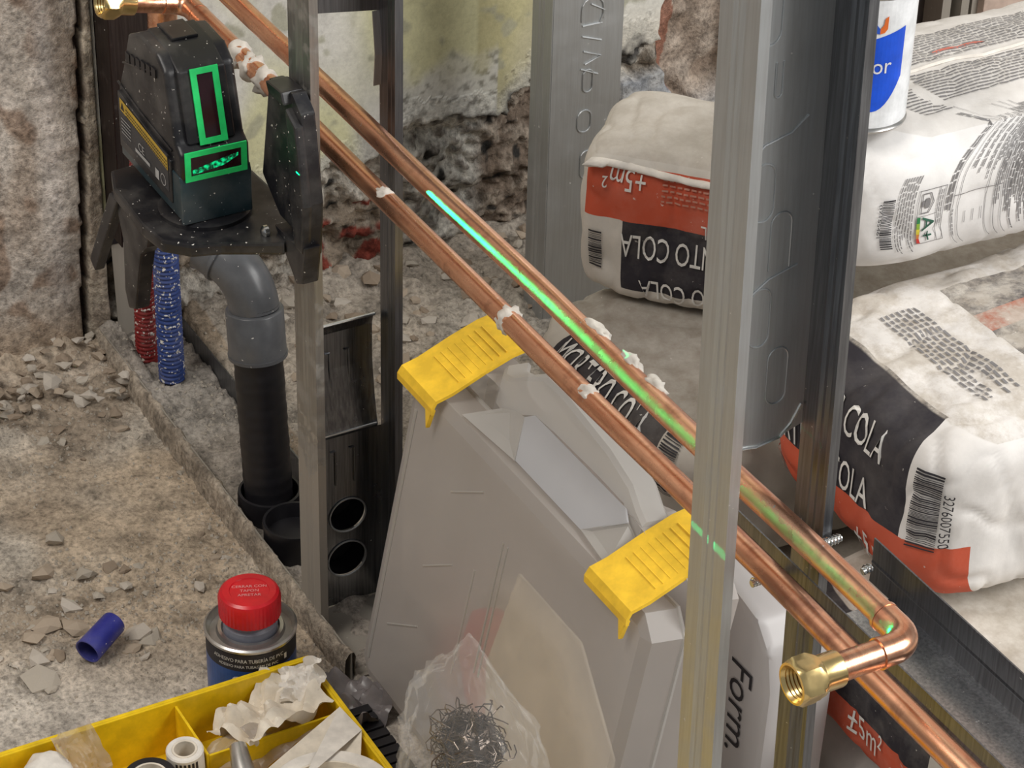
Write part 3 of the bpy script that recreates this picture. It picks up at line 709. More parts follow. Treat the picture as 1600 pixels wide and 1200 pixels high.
gt = nt.nodes.new('ShaderNodeMath'); gt.operation = 'GREATER_THAN'; nt.links.new(d2.outputs['Value'], gt.inputs[0]); gt.inputs[1].default_value = .875
m3 = nt.nodes.new('ShaderNodeMath'); m3.operation = 'MULTIPLY'; nt.links.new(mu.outputs[0], m3.inputs[0]); nt.links.new(gt.outputs[0], m3.inputs[1])
nt.links.new(m3.outputs[0], em.inputs['Strength'])

# ================================================================== BAGS OF MORTAR
class Bag:
    def __init__(s, c, rz, h, seed, a=6, b=6, bulge=.0, wr=.004, sag=0):
        s.c = Vector(c); s.rz = rz; s.h = h; s.seed = seed; s.a = a; s.b = b; s.bulge = bulge; s.wr = wr; s.sag = sag
    def pt(s, p, push=0.):
        x, y, z = p; a, b = s.a, s.b
        n = ((abs(x)**a+abs(z)**a)**(b/a)+abs(y)**b)**(1/b); q = Vector((x/n, y/n, z/n))
        P = Vector((q.x*s.h[0], q.y*s.h[1], q.z*s.h[2])); P.z += s.bulge*(1-q.x**2)*(1-q.y**2)*(1 if z > 0 else 0)
        d = Vector((q.x**5/s.h[0], q.y**5/s.h[1], q.z**5/s.h[2]))
        if d.length > 0: d.normalize()
        sd = s.seed*7.3
        m = s.wr*(noise.noise(P*16+Vector((sd, 0, 0)))+.55*noise.noise(P*42+Vector((0, sd, 0))))
        rdg = abs(noise.noise(Vector((P.x*34+sd, P.y*34, P.z*20)))); m -= s.wr*.7*max(0, .16-rdg)/.16
        edge = max(0, (max(abs(q.x), abs(q.y))-.8)/.2); m += s.wr*.6*edge*noise.noise(Vector((P.x*55, P.y*55+sd, P.z*10)))
        P = P+d*(m+push)
        P.z = max(P.z, -s.h[2]+.0005)
        return P
    def build(s, name, label, mat, group, n=(60, 60, 24)):
        t = thing(name, s.c, label, 'bag', group, s.rz)
        V = []; F = []; A_ = []; key = {}
        def vid(p):
            k = tuple(round(c, 5) for c in p)
            if k not in key: key[k] = len(V); V.append(s.pt(p)); A_.append(p)
            return key[k]
        for ax in range(3):
            for sg in (-1, 1):
                i1, i2 = [i for i in range(3) if i != ax]; n1, n2 = n[i1], n[i2]
                for i in range(n1):
                    for j in range(n2):
                        q = []
                        for (u, v_) in ((i, j), (i+1, j), (i+1, j+1), (i, j+1)):
                            p = [0, 0, 0]; p[ax] = sg; p[i1] = -1+2*u/n1; p[i2] = -1+2*v_/n2; q.append(vid(tuple(p)))
                        flip = (sg > 0) ^ (ax == 1)
                        F.append(tuple(q) if flip else tuple(q[::-1]))
        o = mk('paper_sack', V, F, mat, t, smooth=True)
        at = o.data.attributes.new('bp', 'FLOAT_VECTOR', 'POINT'); at.data.foreach_set('vector', np.array(A_, np.float32).ravel())
        s.t = t; return t
    def front(s, push=.0016):    # -Y face: u metres along x, w metres up z
        return lambda u, w: s.pt((u/s.h[0], -1, w/s.h[2]), push)
    def right(s, push=.0009):
        return lambda u, w: s.pt((1, u/s.h[1], w/s.h[2]), push)
    def top(s, push=.0009):
        return lambda u, w: s.pt((u/s.h[0], w/s.h[1], 1), push)
    def wrap(s, push=.0009):     # u along y; w: 0 at bottom of +X face, growing up and over the top
        H = 2*s.h[2]
        def f(u, w):
            if w <= H: return s.pt((1, u/s.h[1], w/s.h[2]-1), push)
            return s.pt((1-(w-H)/s.h[0], u/s.h[1], 1), push)
        return f
def quad(g, fn, u0, w0, u1, w1, nu=1, nw=1):
    for i in range(nu):
        for j in range(nw):
            a, b = u0+(u1-u0)*i/nu, u0+(u1-u0)*(i+1)/nu; c, d = w0+(w1-w0)*j/nw, w0+(w1-w0)*(j+1)/nw
            g.add([fn(a, c), fn(b, c), fn(b, d), fn(a, d)], [(0, 1, 2, 3)])
def letters(parent, fn, items, mat=None):
    for txt, size, x, y, kw in items:
        g = G(); textg(g, txt, size, fn, x, y, **kw); g.obj('printed_lettering', mat or INKW, parent)
def barcode(g, fn, u0, u1, w0, w1, seed, horiz=True):
    rnd = random.Random(seed); w = w0
    while w < w1:
        h = rnd.choice([.0005, .0005, .001, .0015])
        if horiz: quad(g, fn, u0, w, u1, min(w+h, w1), 3, 1)
        w += h+rnd.choice([.0005, .0008, .0012])
def lines(g, fn, u0, u1, w0, w1, pitch, seed, th=.4, vert=False, word=(.003, .008)):
    """text-like print: vert=False lines along u; vert=True lines along w stacked in u"""
    rnd = random.Random(seed)
    if not vert:
        w = w1
        while w > w0:
            u = u0
            end = u1-rnd.random()*(u1-u0)*.3
            while u < end: l = rnd.uniform(*word); quad(g, fn, u, w-pitch*th, min(u+l, end), w); u += l+pitch*.35
            w -= pitch
    else:
        u = u0
        while u < u1:
            w = w1; end = w0+rnd.random()*(w1-w0)*.3
            while w > end: l = rnd.uniform(*word); quad(g, fn, u, max(w-l, end), u+pitch*th, w); w -= l+pitch*.35
            u += pitch
def bag_mat(name, zsplit, xr, dcs=1., base=(.60, .56, .50), flip=False, dust=.5, top_dust=.8, xo=None, topprint=False):
    n = NT(name); p = n.attr('bp'); x, y, z = n.xyz(p); c = n.co()
    no = n.noise(c, 22, 6); fine = n.noise(c, 160, 3)
    col = n.mix(n.ramp(no, [(.35, 0), (.7, 1)]), tuple(v*.9 for v in base), tuple(min(1, v*1.12) for v in base))
    if xr is not None:
        fr = n.M('LESS_THAN', y, -.985)
        xo = xo or (-1.2, 1.2)
        lim = .86
        inx = n.M('MULTIPLY', n.M('GREATER_THAN', x, xr[0]), n.M('LESS_THAN', x, xr[1]))
        inxo = n.M('MULTIPLY', n.M('GREATER_THAN', x, xo[0]), n.M('LESS_THAN', x, xo[1]))
        zw = n.M('ADD', z, n.M('MULTIPLY', n.M('SUBTRACT', no, .5), .04))
        if not flip:
            blk = n.M('MULTIPLY', n.M('GREATER_THAN', zw, zsplit), n.M('LESS_THAN', zw, 1.2)); org = n.M('MULTIPLY', n.M('LESS_THAN', zw, zsplit), n.M('GREATER_THAN', zw, -.93))
        else:
            blk = n.M('MULTIPLY', n.M('LESS_THAN', zw, zsplit), n.M('GREATER_THAN', zw, -.80)); org = n.M('MULTIPLY', n.M('GREATER_THAN', zw, zsplit), n.M('LESS_THAN', zw, .86))
        col = n.mix(n.M('MULTIPLY', n.M('MULTIPLY', blk, inx), fr), col, (.026, .023, .030))
        col = n.mix(n.M('MULTIPLY', n.M('MULTIPLY', org, inxo), fr), col, (.56, .095, .045))
    if topprint:
        tp = n.M('GREATER_THAN', z, .985)
        r = n.M('MULTIPLY', n.M('MULTIPLY', n.M('GREATER_THAN', x, -.62), n.M('LESS_THAN', x, .30)), tp)
        r = n.M('MULTIPLY', r, n.M('MULTIPLY', n.M('GREATER_THAN', y, -.62), n.M('LESS_THAN', y, .75)))
        col = n.mix(r, col, (.045, .042, .05))
        rr = n.M('MULTIPLY', r, n.M('MULTIPLY', n.M('GREATER_THAN', x, -.25), n.M('LESS_THAN', x, -.05)))
        col = n.mix(rr, col, (.40, .11, .06))
    du = n.ramp(n.noise(c, 12, 6, .7), [(.50-dust*.15, 0), (.85, .75)])
    tm = n.M('MULTIPLY', n.ramp(z, [(.0, 0), (.99, 0), (1.0, 1)]), top_dust)
    if topprint: tm = n.M('MULTIPLY', tm, n.ramp(n.noise(c, 26, 8, .75), [(.40, .15), (.55, 1)]))
    d = n.M('MAXIMUM', n.M('MULTIPLY', du, dust), tm)
    dc = n.mix(n.ramp(n.noise(c, 60, 6, .7), [(.35, 0), (.7, 1)]), tuple(v*dcs for v in (.43, .375, .31)), tuple(v*dcs for v in (.66, .615, .55)))
    col = n.mix(d, col, dc)
    sp = n.ramp(fine, [(.70, 0), (.74, 1)]); col = n.mix(n.M('MULTIPLY', sp, .6), col, (.78, .74, .68))
    n.set(col=col, rough=.72, spec=.35); n.bump(n.M('ADD', no, n.M('MULTIPLY', fine, .3)), .25, .002); return n.m
GR = 'stacked mortar bags behind the partition'
# level 1
b = Bag((.600, .42, .0585), 0, (.16, .225, .0575), 1, wr=.002); b.build('mortar_bag', 'dusty paper mortar bag at floor level, left, under the bag lettered FLEXIBLE', bag_mat('bag_plain', None, None), GR, (24, 30, 12))
b = Bag((.93, .45, .0585), 0, (.155, .235, .0575), 2, wr=.003); b.build('mortar_bag', 'pale crinkled mortar bag at floor level just right of the white jug', bag_mat('bag_plain_b', None, None, base=(.66, .62, .58)), GR, (30, 30, 16))
# level 2 left
B2 = Bag((.556, .420, .1800), 0, (.130, .228, .0605), 3, wr=.0030); B2.build('mortar_bag', 'dusty mortar bag with black FLEXIBLE lettering seen between the two copper pipes', bag_mat('bag_left', -.32, xr=(-.58, .62), dcs=.68, xo=(-.58, .99), top_dust=.96), GR)
fn = B2.front(); q = dict(sx=.60)
letters(B2.t, fn, [('MORTERO COLA', .028, -.070, .035, q), ('FLEXIBLE', .0165, -.070, .019, q), ('CIMENTO COLA', .027, -.070, -.004, dict(sx=.56)), ('FLEXIVEL', .0165, -.070, -.018, q), ('±5m²', .022, .03, -.045, q)])
g = G(); barcode(g, fn, .084, .102, .010, .054, 4); g.obj('barcode', INKB, B2.t)['kind'] = 'stuff'
# level 2 right
B2R = Bag((.925, .425, .1655), 0, (.150, .226, .0485), 4, wr=.0028); B2R.build('mortar_bag', 'mortar bag with orange band seen below the brass fitting', bag_mat('bag_low_right', -.02, (-1.2, .30), xo=(-1.2, .48), top_dust=.9), GR)
letters(B2R.t, B2R.front(), [('±5m²', .030, -.040, -.019, dict(sx=.62)), ('25kg', .026, -.128, -.023, dict(sx=.62)), ('COLA', .024, -.105, .018, dict(sx=.62))])
# level 3 right (COLA)
R3 = Bag((.794, .555, .2895), 0, (.111, .315, .0705), 5, wr=.0034, bulge=.003); R3.build('mortar_bag', 'mortar bag with large COLA lettering and barcode right of the near stud', bag_mat('bag_cola', -.22, (-.82, .60), xo=(-.90, 1.2), base=(.76, .73, .70), dust=.2, top_dust=.85, topprint=True), GR, (70, 100, 44))
fn = R3.front()
letters(R3.t, fn, [('CIMENTO COLA', .033, .042, .028, dict(sx=.50, align='r')), ('MORTERO COLA', .033, .034, -.013, dict(sx=.50, align='r')), ('±5m²', .032, .020, -.052, dict(sx=.62)), ('25kg', .022, -.098, -.050, dict(sx=.7))])
g = G(); barcode(g, fn, .073, .093, -.018, .044, 5); g.obj('barcode', INKB, R3.t)['kind'] = 'stuff'
letters(R3.t, fn, [('3276007550', .009, .0945, .030, dict(rot=-PI/2))], INKB)
fn = R3.top(); g = G(); lines(g, fn, -.06, .07, -.262, -.225, .006, 8, .45); g.obj('top_print', INKG, R3.t)['kind'] = 'stuff'
letters(R3.t, fn, [('±5', .020, .080, -.16, dict(rot=.2))], INKB)
# level 3 left (rotated 43 degrees)
rz = math.radians(43); ux = Vector((math.cos(rz), math.sin(rz), 0)); uy = Vector((-math.sin(rz), math.cos(rz), 0))
hT = (.088, .060, .066); cT = Vector((.452, .228, 0))+ux*hT[0]+uy*hT[1]
T3 = Bag((cT.x, cT.y, .3085), rz, hT, 6, wr=.0026, bulge=.004, a=7, b=7); T3.build('mortar_bag', 'topmost left mortar bag lying skewed with upside-down lettering', bag_mat('bag_skewed', .12, (-.56, 1.2), flip=True, base=(.64, .60, .54), dust=.3, top_dust=.55), GR, (64, 40, 44))
fn0 = T3.front(); fnr = lambda u, w: fn0(-u, -w); o_ = .062
letters(T3.t, fnr, [('CIMENTO COLA', .029, .112-o_, .002, dict(sx=.50, align='r')), ('FLEXIVEL', .018, .050-o_, -.0165, dict(sx=.62, align='r')),
                    ('MORTERO COLA', .027, .096-o_, .040, dict(sx=.52, align='r')), ('FLEXIBLE', .013, .030-o_, .0255, dict(sx=.7, align='r')),
                    ('±5m²', .028, .130-o_, -.054, dict(sx=.60, align='r')), ('25kg', .022, .040-o_, -.032, dict(sx=.60, align='r'))])
g = G(); lines(g, fn0, -.082+o_, -.01+o_, .030, .050, .0045, 3, .35, word=(.002, .005)); g.obj('small_print', simple('pale_red_ink', (.55, .25, .18), .7), T3.t)['kind'] = 'stuff'
g = G(); barcode(g, fn0, -.079, -.066, -.038, -.004, 9); g.obj('barcode', INKB, T3.t)['kind'] = 'stuff'
v = []; f = []; fnp = T3.front(0); NS = 60
for i in range(NS+1):
    u = -.089+.176*i/NS; up = .90-.10*sstep(-.08, .02, u); P = T3.pt((u/hT[0], -1, up), .0); ww = .006+.002*noise.noise(Vector((u*60, 0, 0)))+(.006 if u < -.07 else 0)
    v += [P+Vector((0, .001, .001)), P+Vector((-.004 if i < 4 else 0, -ww, .0015*noise.noise(Vector((u*90, 3, 1))))), P+Vector((0, -ww*.7, -.003))]
for i in range(NS): f += [(3*i, 3*i+1, 3*i+4, 3*i+3), (3*i+1, 3*i+2, 3*i+5, 3*i+4)]
mk('torn_seam', v, f, PAPERW, T3.t, smooth=True)
# torn paper flap on level 3 right bag
g = G(); n_ = 8
for i in range(n_+1):
    for j in range(n_+1):
        u, w = i/n_, j/n_; g.v.append(Vector((-.126+.020*u+.003*noise.noise(Vector((u*4, w*4, 1))), -.300-.012*math.sin(w*3)-.004*u-.008, -.045+.055*w-.010*u+.003*noise.noise(Vector((u*5, w*5, 7))))))
g.f = [(i*(n_+1)+j, (i+1)*(n_+1)+j, (i+1)*(n_+1)+j+1, i*(n_+1)+j+1) for i in range(n_) for j in range(n_)]
g.obj('torn_flap', PAPERW, R3.t)
# upper right rolled bag
hG = (.092, .322, .060)
G4 = Bag((.632, .613, .4225), 0, hG, 8, a=3.2, b=9, wr=.0020, bulge=.002); G4.build('mortar_bag', 'uppermost right bag with small print and A+ label, under the paint can', bag_mat('bag_printed', None, None, base=(.80, .78, .76), dust=.12, top_dust=.35), GR, (60, 120, 50))
wf_ = G4.wrap(); wf = lambda u, w: wf_(u, w+.013); Hh = 2*hG[2]
Y = lambda y: y-.613-.008     # world y -> bag u
g = G(); barcode(g, lambda a, b: wf(b, a), .018, .060, Y(.292), Y(.312), 11)  # bars across
g.v = []; g.f = []
rnd = random.Random(5); w = .020
while w < .062: h = rnd.choice([.0006, .0006, .0012]); quad(g, wf, Y(.293), w, Y(.310), w+h, 3); w += h+rnd.choice([.0006, .0010])
textg(g, '07155461', .0075, wf, Y(.288), .060, rot=-PI/2)
g.obj('barcode', INKB, G4.t)['kind'] = 'stuff'
g = G(); lines(g, wf, Y(.314), Y(.335), .012, .078, .0030, 21, .38, True, (.0025, .006)); g.obj('small_print', INKG, G4.t)['kind'] = 'stuff'
g = G(); u0, u1 = Y(.337), Y(.364)      # emission label: frame, house, A+, colour bar
for a in ((u0, .022, u1, .0226), (u0, .066, u1, .0666), (u0, .022, u0+.0006, .0666), (u1-.0006, .022, u1, .0666), (u1-.0065, .022, u1-.0059, .0666), (u0, .046, u1-.006, .0464)): quad(g, wf, *a, 4, 4)
hp = [(u0+.002, .050), (u0+.011, .050), (u0+.011, .060), (u0+.0065, .0655), (u0+.002, .060)]
hp = [(u0+.004, .0485), (u0+.012, .0485), (u0+.0165, .0560), (u0+.012, .0635), (u0+.004, .0635)]
for i in range(5):
    a, b_ = hp[i], hp[(i+1) % 5]; d_ = Vector((b_[0]-a[0], b_[1]-a[1])).normalized(); nn = Vector((-d_.y, d_.x))*.0005
    g.add([wf(a[0]+nn.x, a[1]+nn.y), wf(b_[0]+nn.x, b_[1]+nn.y), wf(b_[0]-nn.x, b_[1]-nn.y), wf(a[0]-nn.x, a[1]-nn.y)], [(0, 1, 2, 3)])
g.add([wf(u0+.010+.003*math.cos(k*PI/6), .0560+.0042*math.sin(k*PI/6)) for k in range(12)], [tuple(range(12))])
quad(g, wf, u0+.0045, .0535, u0+.0065, .0585)
g.obj('label_frame', INKG, G4.t)['kind'] = 'stuff'
g = G(); textg(g, 'A+', .0185, wf, u0+.0062, .0455, rot=-PI/2, sx=.95); g.obj('label_rating', simple('dark_green_ink', (.02, .10, .06), .6), G4.t)
for k, cc_ in enumerate([(.02, .20, .06), (.25, .42, .04), (.72, .60, .05), (.75, .25, .04), (.62, .04, .03)]):
    g = G(); quad(g, wf, u0+.0008, .0455-.0047*(k+1), u0+.0042, .0455-.0047*k, 1, 2); g.obj('rating_colour', simple('rating_ink', cc_, .6), G4.t)
g = G()
lines(g, wf, u1-.005, u1-.0008, .028, .064, .0022, 33, .35, True, (.002, .005))
lines(g, wf, Y(.3665), Y(.3715), .012, Hh+.01, .0030, 22, .5, True, (.004, .009))
lines(g, wf, Y(.3735), Y(.3755), .012, .045, .0022, 22, .4, True, (.002, .005))
for yy, wa, wb in ((.3725, .010, .118), (.378, .010, Hh+.02), (.403, .010, Hh+.012), (.410, .010, Hh+.012), (.4165, .010, Hh+.01)): quad(g, wf, Y(yy), wa, Y(yy)+.0005, wb, 1, 30)
quad(g, wf, Y(.3725), .056, Y(.4165), .0566, 20, 1)
for k in range(3): lines(g, wf, Y(.382+.0075*k), Y(.3862+.0075*k), .068-.004*k, Hh-.006, .0021, 40+k, .42, True, (.003, .007)); quad(g, wf, Y(.3845+.0075*k), .032, Y(.3850+.0075*k), .042)
lines(g, wf, Y(.404), Y(.409), .060, Hh, .0022, 50, .42, True, (.003, .007)); lines(g, wf, Y(.411), Y(.4155), .035, Hh, .0020, 51, .5, True, (.003, .008))
lines(g, wf, Y(.418), Y(.60), .012, Hh+.004, .0021, 52, .55, True, (.004, .010))
g.obj('table_print', INKG, G4.t)['kind'] = 'stuff'
g = G()
lines(g, wf, Y(.385), Y(.60), Hh+.030, Hh+.066, .0034, 61, .42, False, (.003, .009))
lines(g, wf, Y(.335), Y(.60), Hh+.082, Hh+.120, .0034, 62, .42, False, (.003, .009))
lines(g, wf, Y(.350), Y(.378), Hh+.018, Hh+.05, .0034, 63, .42, False, (.003, .009))
g.obj('upper_small_print', INKG, G4.t)['kind'] = 'stuff'
g = G(); quad(g, wf, Y(.345), Hh+.055, Y(.372), Hh+.058, 6); quad(g, wf, Y(.425), Hh+.088, Y(.47), Hh+.091, 6); quad(g, wf, Y(.36), Hh+.115, Y(.41), Hh+.117, 6); g.obj('red_print', simple('faded_red_ink', (.55, .16, .12), .7), G4.t)['kind'] = 'stuff'
g = G(); g.tube([wf(Y(.30+.012*i), Hh+.072+.0015*math.sin(i*.8)) for i in range(24)], .0012, 6); g.obj('glued_seam', PAPERW, G4.t, smooth=True)
# loose plastic scrap and mortar blobs on the left dusty bag
g = G(); n_ = 10
for i in range(n_+1):
    for j in range(n_+1):
        u, w = i/n_-.5, j/n_-.5; g.v.append(Vector((u*.055, w*.03, .006+.010*noise.noise(Vector((u*6, w*6, 3)))+.006*noise.noise(Vector((u*15, w*15, 1))))))
g.f = [(i*(n_+1)+j, (i+1)*(n_+1)+j, (i+1)*(n_+1)+j+1, i*(n_+1)+j+1) for i in range(n_) for j in range(n_)]
o = g.obj('paper_scrap', PAPERW, smooth=True); o.location = (.668, .245, .246); o.rotation_euler = (0, 0, -.2); tag(o, 'crumpled pale paper scrap on the dusty left bag beside the upper copper pipe', 'paper')

# ================================================================== PAINT CAN
Cn = thing('paint_can', (.672, .318, .4825), 'white and blue paint can standing on the printed bag', 'can')
r = .0315; Hc = .102
G().lathe([(r*.95, 0), (r*1.02, 0), (r*1.03, .0015), (r*1.0, .003), (r, Hc-.004), (r*1.03, Hc-.002), (r*1.03, Hc), (r*.96, Hc), (r*.92, Hc-.004)], 64).obj('tin_body', TIN, Cn, smooth=True)
CW = simple('can_white', (.84, .86, .88), .22); CB = simple('can_blue', (.004, .09, .72), .2)
va = math.atan2(-.671-.318, 1.949-.672)   # direction of the label centre
def cyl(u, w, d=.0003): a = va+u/r; return (( r+d)*math.cos(a), (r+d)*math.sin(a), w)
g = G(); 
for k in range(64): quad(g, lambda u, w: cyl(u, w, .0002), 2*PI*r*k/64, .004, 2*PI*r*(k+1)/64, Hc-.005)
g.obj('white_label', CW, Cn, smooth=True)
g = G(); n_ = 30
for k in range(n_):
    u0 = -.055+.083*k/n_; u1_ = -.055+.083*(k+1)/n_
    def top_(u): return .064+.006*math.sin((u+.03)*22)+max(0, u)*.25
    def bot_(u): return .0165+max(0, (u-.008))**2*60
    g.add([cyl(u0, bot_(u0), .0005), cyl(u1_, min(bot_(u1_), top_(u1_)), .0005), cyl(u1_, top_(u1_), .0005), cyl(u0, top_(u0), .0005)], [(0, 1, 2, 3)])
g.obj('blue_label', CB, Cn)
g = G(); textg(g, 'reparador', .0165, lambda u, w: cyl(u, w, .0009), .0190, .045, sx=.86, align='r', rot=.03); g.obj('label_word', CW, Cn)
for s_, m_, in ((-1, simple('logo_blue', (.02, .10, .55), .3)), (1, simple('logo_orange', (.80, .17, .03), .3))):
    g = G(); cx, cz = .0085, .080; P_ = [(0, -.0065), (s_*.003, -.0058), (s_*.0050, -.003), (s_*.0050, .0062), (s_*.0028, .0045), (s_*.0022, .0), (0, -.0030)]
    P_ = P_ if s_ > 0 else P_[::-1]
    g.add([cyl(cx+a, cz+b, .0008) for a, b in P_], [tuple(range(7))]); g.obj('logo_half', m_, Cn)

# ================================================================== TRANSLUCENT CASE
CS = thing('tool_case', (.532, .004, .014), 'translucent plastic tool case with yellow latches leaning between the studs', 'case')
lean = math.atan2(.046, .245); CS.rotation_euler = (-lean, 0, 0)
Wc, Hc2, Tc = .330, .259, .068
UW = lambda u, w, a: (u, a, w)
def outl(m): return [(m, .012+m), (.012+m*.4, m), (Wc-.012-m*.4, m), (Wc-m, .012+m), (Wc-m, Hc2-.014), (Wc-.014, Hc2-m), (.215, Hc2-m), (.19, Hc2-m), (.112, Hc2-m), (.085, Hc2-m), (.014, Hc2-m), (m, Hc2-.014)]
def outb(m): return [(m, .012+m), (.012+m*.4, m), (Wc-.012-m*.4, m), (Wc-m, .012+m), (Wc-m, .270), (Wc-.014, .281-m), (.276, .281-m), (.247, .285-m), (.215, .275-m), (.118, .275-m), (.060, .281-m), (m, .277-m)]
def shell(outf, w_front, w_back, bulge, name):
    g = G(); m = 12; L0 = outf(0); L1 = outf(.009)
    v = [(u, w_back, z) for u, z in L0]+[(u, w_front+bulge*.6, z) for u, z in L0]+[(u, w_front, z) for u, z in L1]
    f = []
    for k in range(m): f.append((k, (k+1) % m, m+(k+1) % m, m+k)); f.append((m+k, m+(k+1) % m, 2*m+(k+1) % m, 2*m+k))
    f.append(tuple(2*m+k for k in range(m))); g.add(v, f); return g.obj(name, MILKY, CS, autos=.5)
shell(outl, 0, .028, .006, 'front_shell'); shell(outb, Tc, .030, -.006, 'rear_shell')
g = G(); g.tube([(u, .029, z) for u, z in outl(0)], .0018, 6, closed=True); g.obj('rim_lip', MILKYR, CS)
g = G(); g.tube([(.013, -.0003, .235), (.013, -.0003, .018)], .0016, 6); g.obj('edge_ridge', MILKYR, CS)
for (u0, u1, z) in [(.078, .118, .205), (.062, .098, .132), (.030, .070, .060)]:
    g = G(); g.tube([(u0, -.0002, z), (u1, -.0002, z+.024)], .0008, 6); g.obj('moulded_rib', MILKYR, CS)
for (u, z0, z1) in [(.125, .08, .17), (.152, .10, .21), (.158, .10, .21)]:
    g = G(); g.tube([(u, -.0002, z0), (u+.002, -.0002, z1)], .0009, 6); g.obj('moulded_rib', MILKYR, CS)
# handle section: one swept grip with shoulders, cheeks and the smooth recess face under it
ST = [(.052, .040, .272, .289), (.066, .030, .268, .291), (.082, .026, .270, .297), (.098, .027, .277, .307), (.116, .030, .286, .316), (.140, .031, .287, .316), (.200, .032, .287, .308), (.232, .032, .286, .300), (.248, .030, .278, .292), (.258, .030, .272, .287)]
v = []; f = []
for u, wf_2, vl, vh in ST: v += [(u, wf_2, vl), (u, wf_2+.001, vh-.003), (u, wf_2+.004, vh), (u, wf_2+.020, vh+.001), (u, wf_2+.023, vh-.002), (u, wf_2+.022, vl)]
for i in range(len(ST)-1):
    for k in range(6): f.append((6*i+k, 6*i+(k+1) % 6, 6*i+6+(k+1) % 6, 6*i+6+k))
f += [tuple(range(6))[::-1], tuple(range(6*len(ST)-6, 6*len(ST)))]
G().add(v, f).obj('handle', MILKYR, CS, smooth=True, autos=.45)
def slab(name, pts, mat, th=.002):
    P = [Vector(p) for p in pts]; nn = (P[1]-P[0]).cross(P[2]-P[0]).normalized()*th; m = len(P)
    g = G(); g.add([p for p in P]+[p+nn for p in P], [tuple(range(m))[::-1], tuple(range(m, 2*m))]+[(i, (i+1) % m, m+(i+1) % m, m+i) for i in range(m)])
    return g.obj(name, mat, CS)
slab('handle_recess', [(.132, .012, .2605), (.222, .012, .2605), (.250, .0265, .2815), (.240, .030, .2865), (.118, .030, .2865), (.111, .0265, .2815)], translucent('recess_plastic', (.74, .745, .765), .88))
slab('handle_cheek', [(.066, .005, .260), (.132, .011, .2605), (.111, .0265, .2815), (.098, .027, .279), (.082, .026, .272)], MILKYR)
slab('handle_cheek', [(.222, .011, .2605), (.262, .006, .260), (.258, .030, .273), (.250, .0265, .2815)], MILKYR)
def latch(u0, u1):
    z = Hc2
    pr = [(-.007, z-.009), (-.008, z-.004), (-.006, z+.001), (.006, z+.0065), (.030, z+.022), (.050, z+.0335), (.064, z+.0385), (.070, z+.036)]
    pl = sheet(pr, None, .0013); g = G(); m = len(pl); h = m//2
    v = [(u0, a, b) for a, b in pl]+[(u1, a, b) for a, b in pl]; f = [(i, (i+1) % m, m+(i+1) % m, m+i) for i in range(m)]
    for i in range(h-1): f.append((i, m-1-i, m-2-i, i+1)); f.append((m+i, m+i+1, 2*m-2-i, 2*m-1-i))
    g.add(v, f); o = g.obj('latch', CLIPY, CS, smooth=True, autos=.45)
    for k in range(8):
        y = .013+.0050*k; zz = z+.0082+(y-.006)*.62; G().tube([(u0+.010, y, zz), (u1-.006, y, zz)], .0006, 5).obj('latch_ridge', CLIPY, o, smooth=True)
    G().prism([(u0+(u1-u0)*.80, z-.006), (u1-.001, z-.006), (u0+(u1-u0)*.92, z-.022)], UW, -.0085, -.0045).obj('latch_tab', CLIPY, o, bevel=.0008)
    return o
latch(-.008, .046); latch(.262, .315)
# contents seen through the plastic
o = thing('folded_leaflet', (.532, .004, .014), 'warm beige sheet seen inside the translucent case', 'paper'); o.rotation_euler = (-lean, 0, 0)
G().prism([(.165, .190), (.150, .105), (.175, .035), (.225, .016), (.306, .016), (.318, .060), (.313, .140), (.250, .190)], lambda u, w, a: (u, a, w), .010, .012).obj('sheet', simple('beige_card', (.86, .78, .62), .8), o)
o = thing('red_tool', (.532, .004, .014), 'blurred red item inside the translucent case', 'tool'); o.rotation_euler = (-lean, 0, 0)
G().prism([(.105, .12), (.135, .13), (.160, .085), (.155, .045), (.120, .05), (.100, .08)], lambda u, w, a: (u, a, w), .018, .040).obj('red_body', REDP, o, bevel=.006)

# white jug
J = thing('white_jug', (.820, .160, .0), 'white plastic jug with black handwriting behind the near stud', 'jug')
pl = [(-.060, .004), (.040, .004), (.050, .015), (.058, .09), (.062, .195), (.056, .225), (.040, .243), (.012, .249), (-.030, .249), (-.060, .23)]
G().prism(pl, lambda u, w, a: (u, a, w), -.026, .026).obj('jug_body', JUGM, J, smooth=True, bevel=.012, seg=4)
g = G(); textg(g, 'Form.', .036, lambda u, w: (u, -.0268, w), .018, .200, rot=-PI/2, sx=.95); g.obj('handwriting', INKB, J)
# crumpled sheet between box and case
def crumple(name, w, h, n_, seed, amp, loc_, rot, mat, label, cat, curl=0, parent=None, group=None, th=.0):
    v = []; rnd = Vector((seed*3.7, seed*1.3, 0))
    for i in range(n_+1):
        for j in range(n_+1):
            u, q = i/n_-.5, j/n_-.5; e = 1+.12*noise.noise(Vector((u*5, q*5, seed)))
            z = amp*(noise.noise(Vector((u*3, q*3, 0))+rnd)+.8*abs(noise.noise(Vector((u*4.5, q*4.5, 2))+rnd))+.14*abs(noise.noise(Vector((u*13, q*13, 4))+rnd)))+curl*(u*u+q*q)
            v.append((u*w*e, q*h*e, z))
    f = [(i*(n_+1)+j, (i+1)*(n_+1)+j, (i+1)*(n_+1)+j+1, i*(n_+1)+j+1) for i in range(n_) for j in range(n_)]
    o = mk(name, v, f, mat, parent, smooth=True); o.location = loc_; o.rotation_euler = rot
    o.data.set_sharp_from_angle(angle=.5)
    if label: tag(o, label, cat, group)
    return o
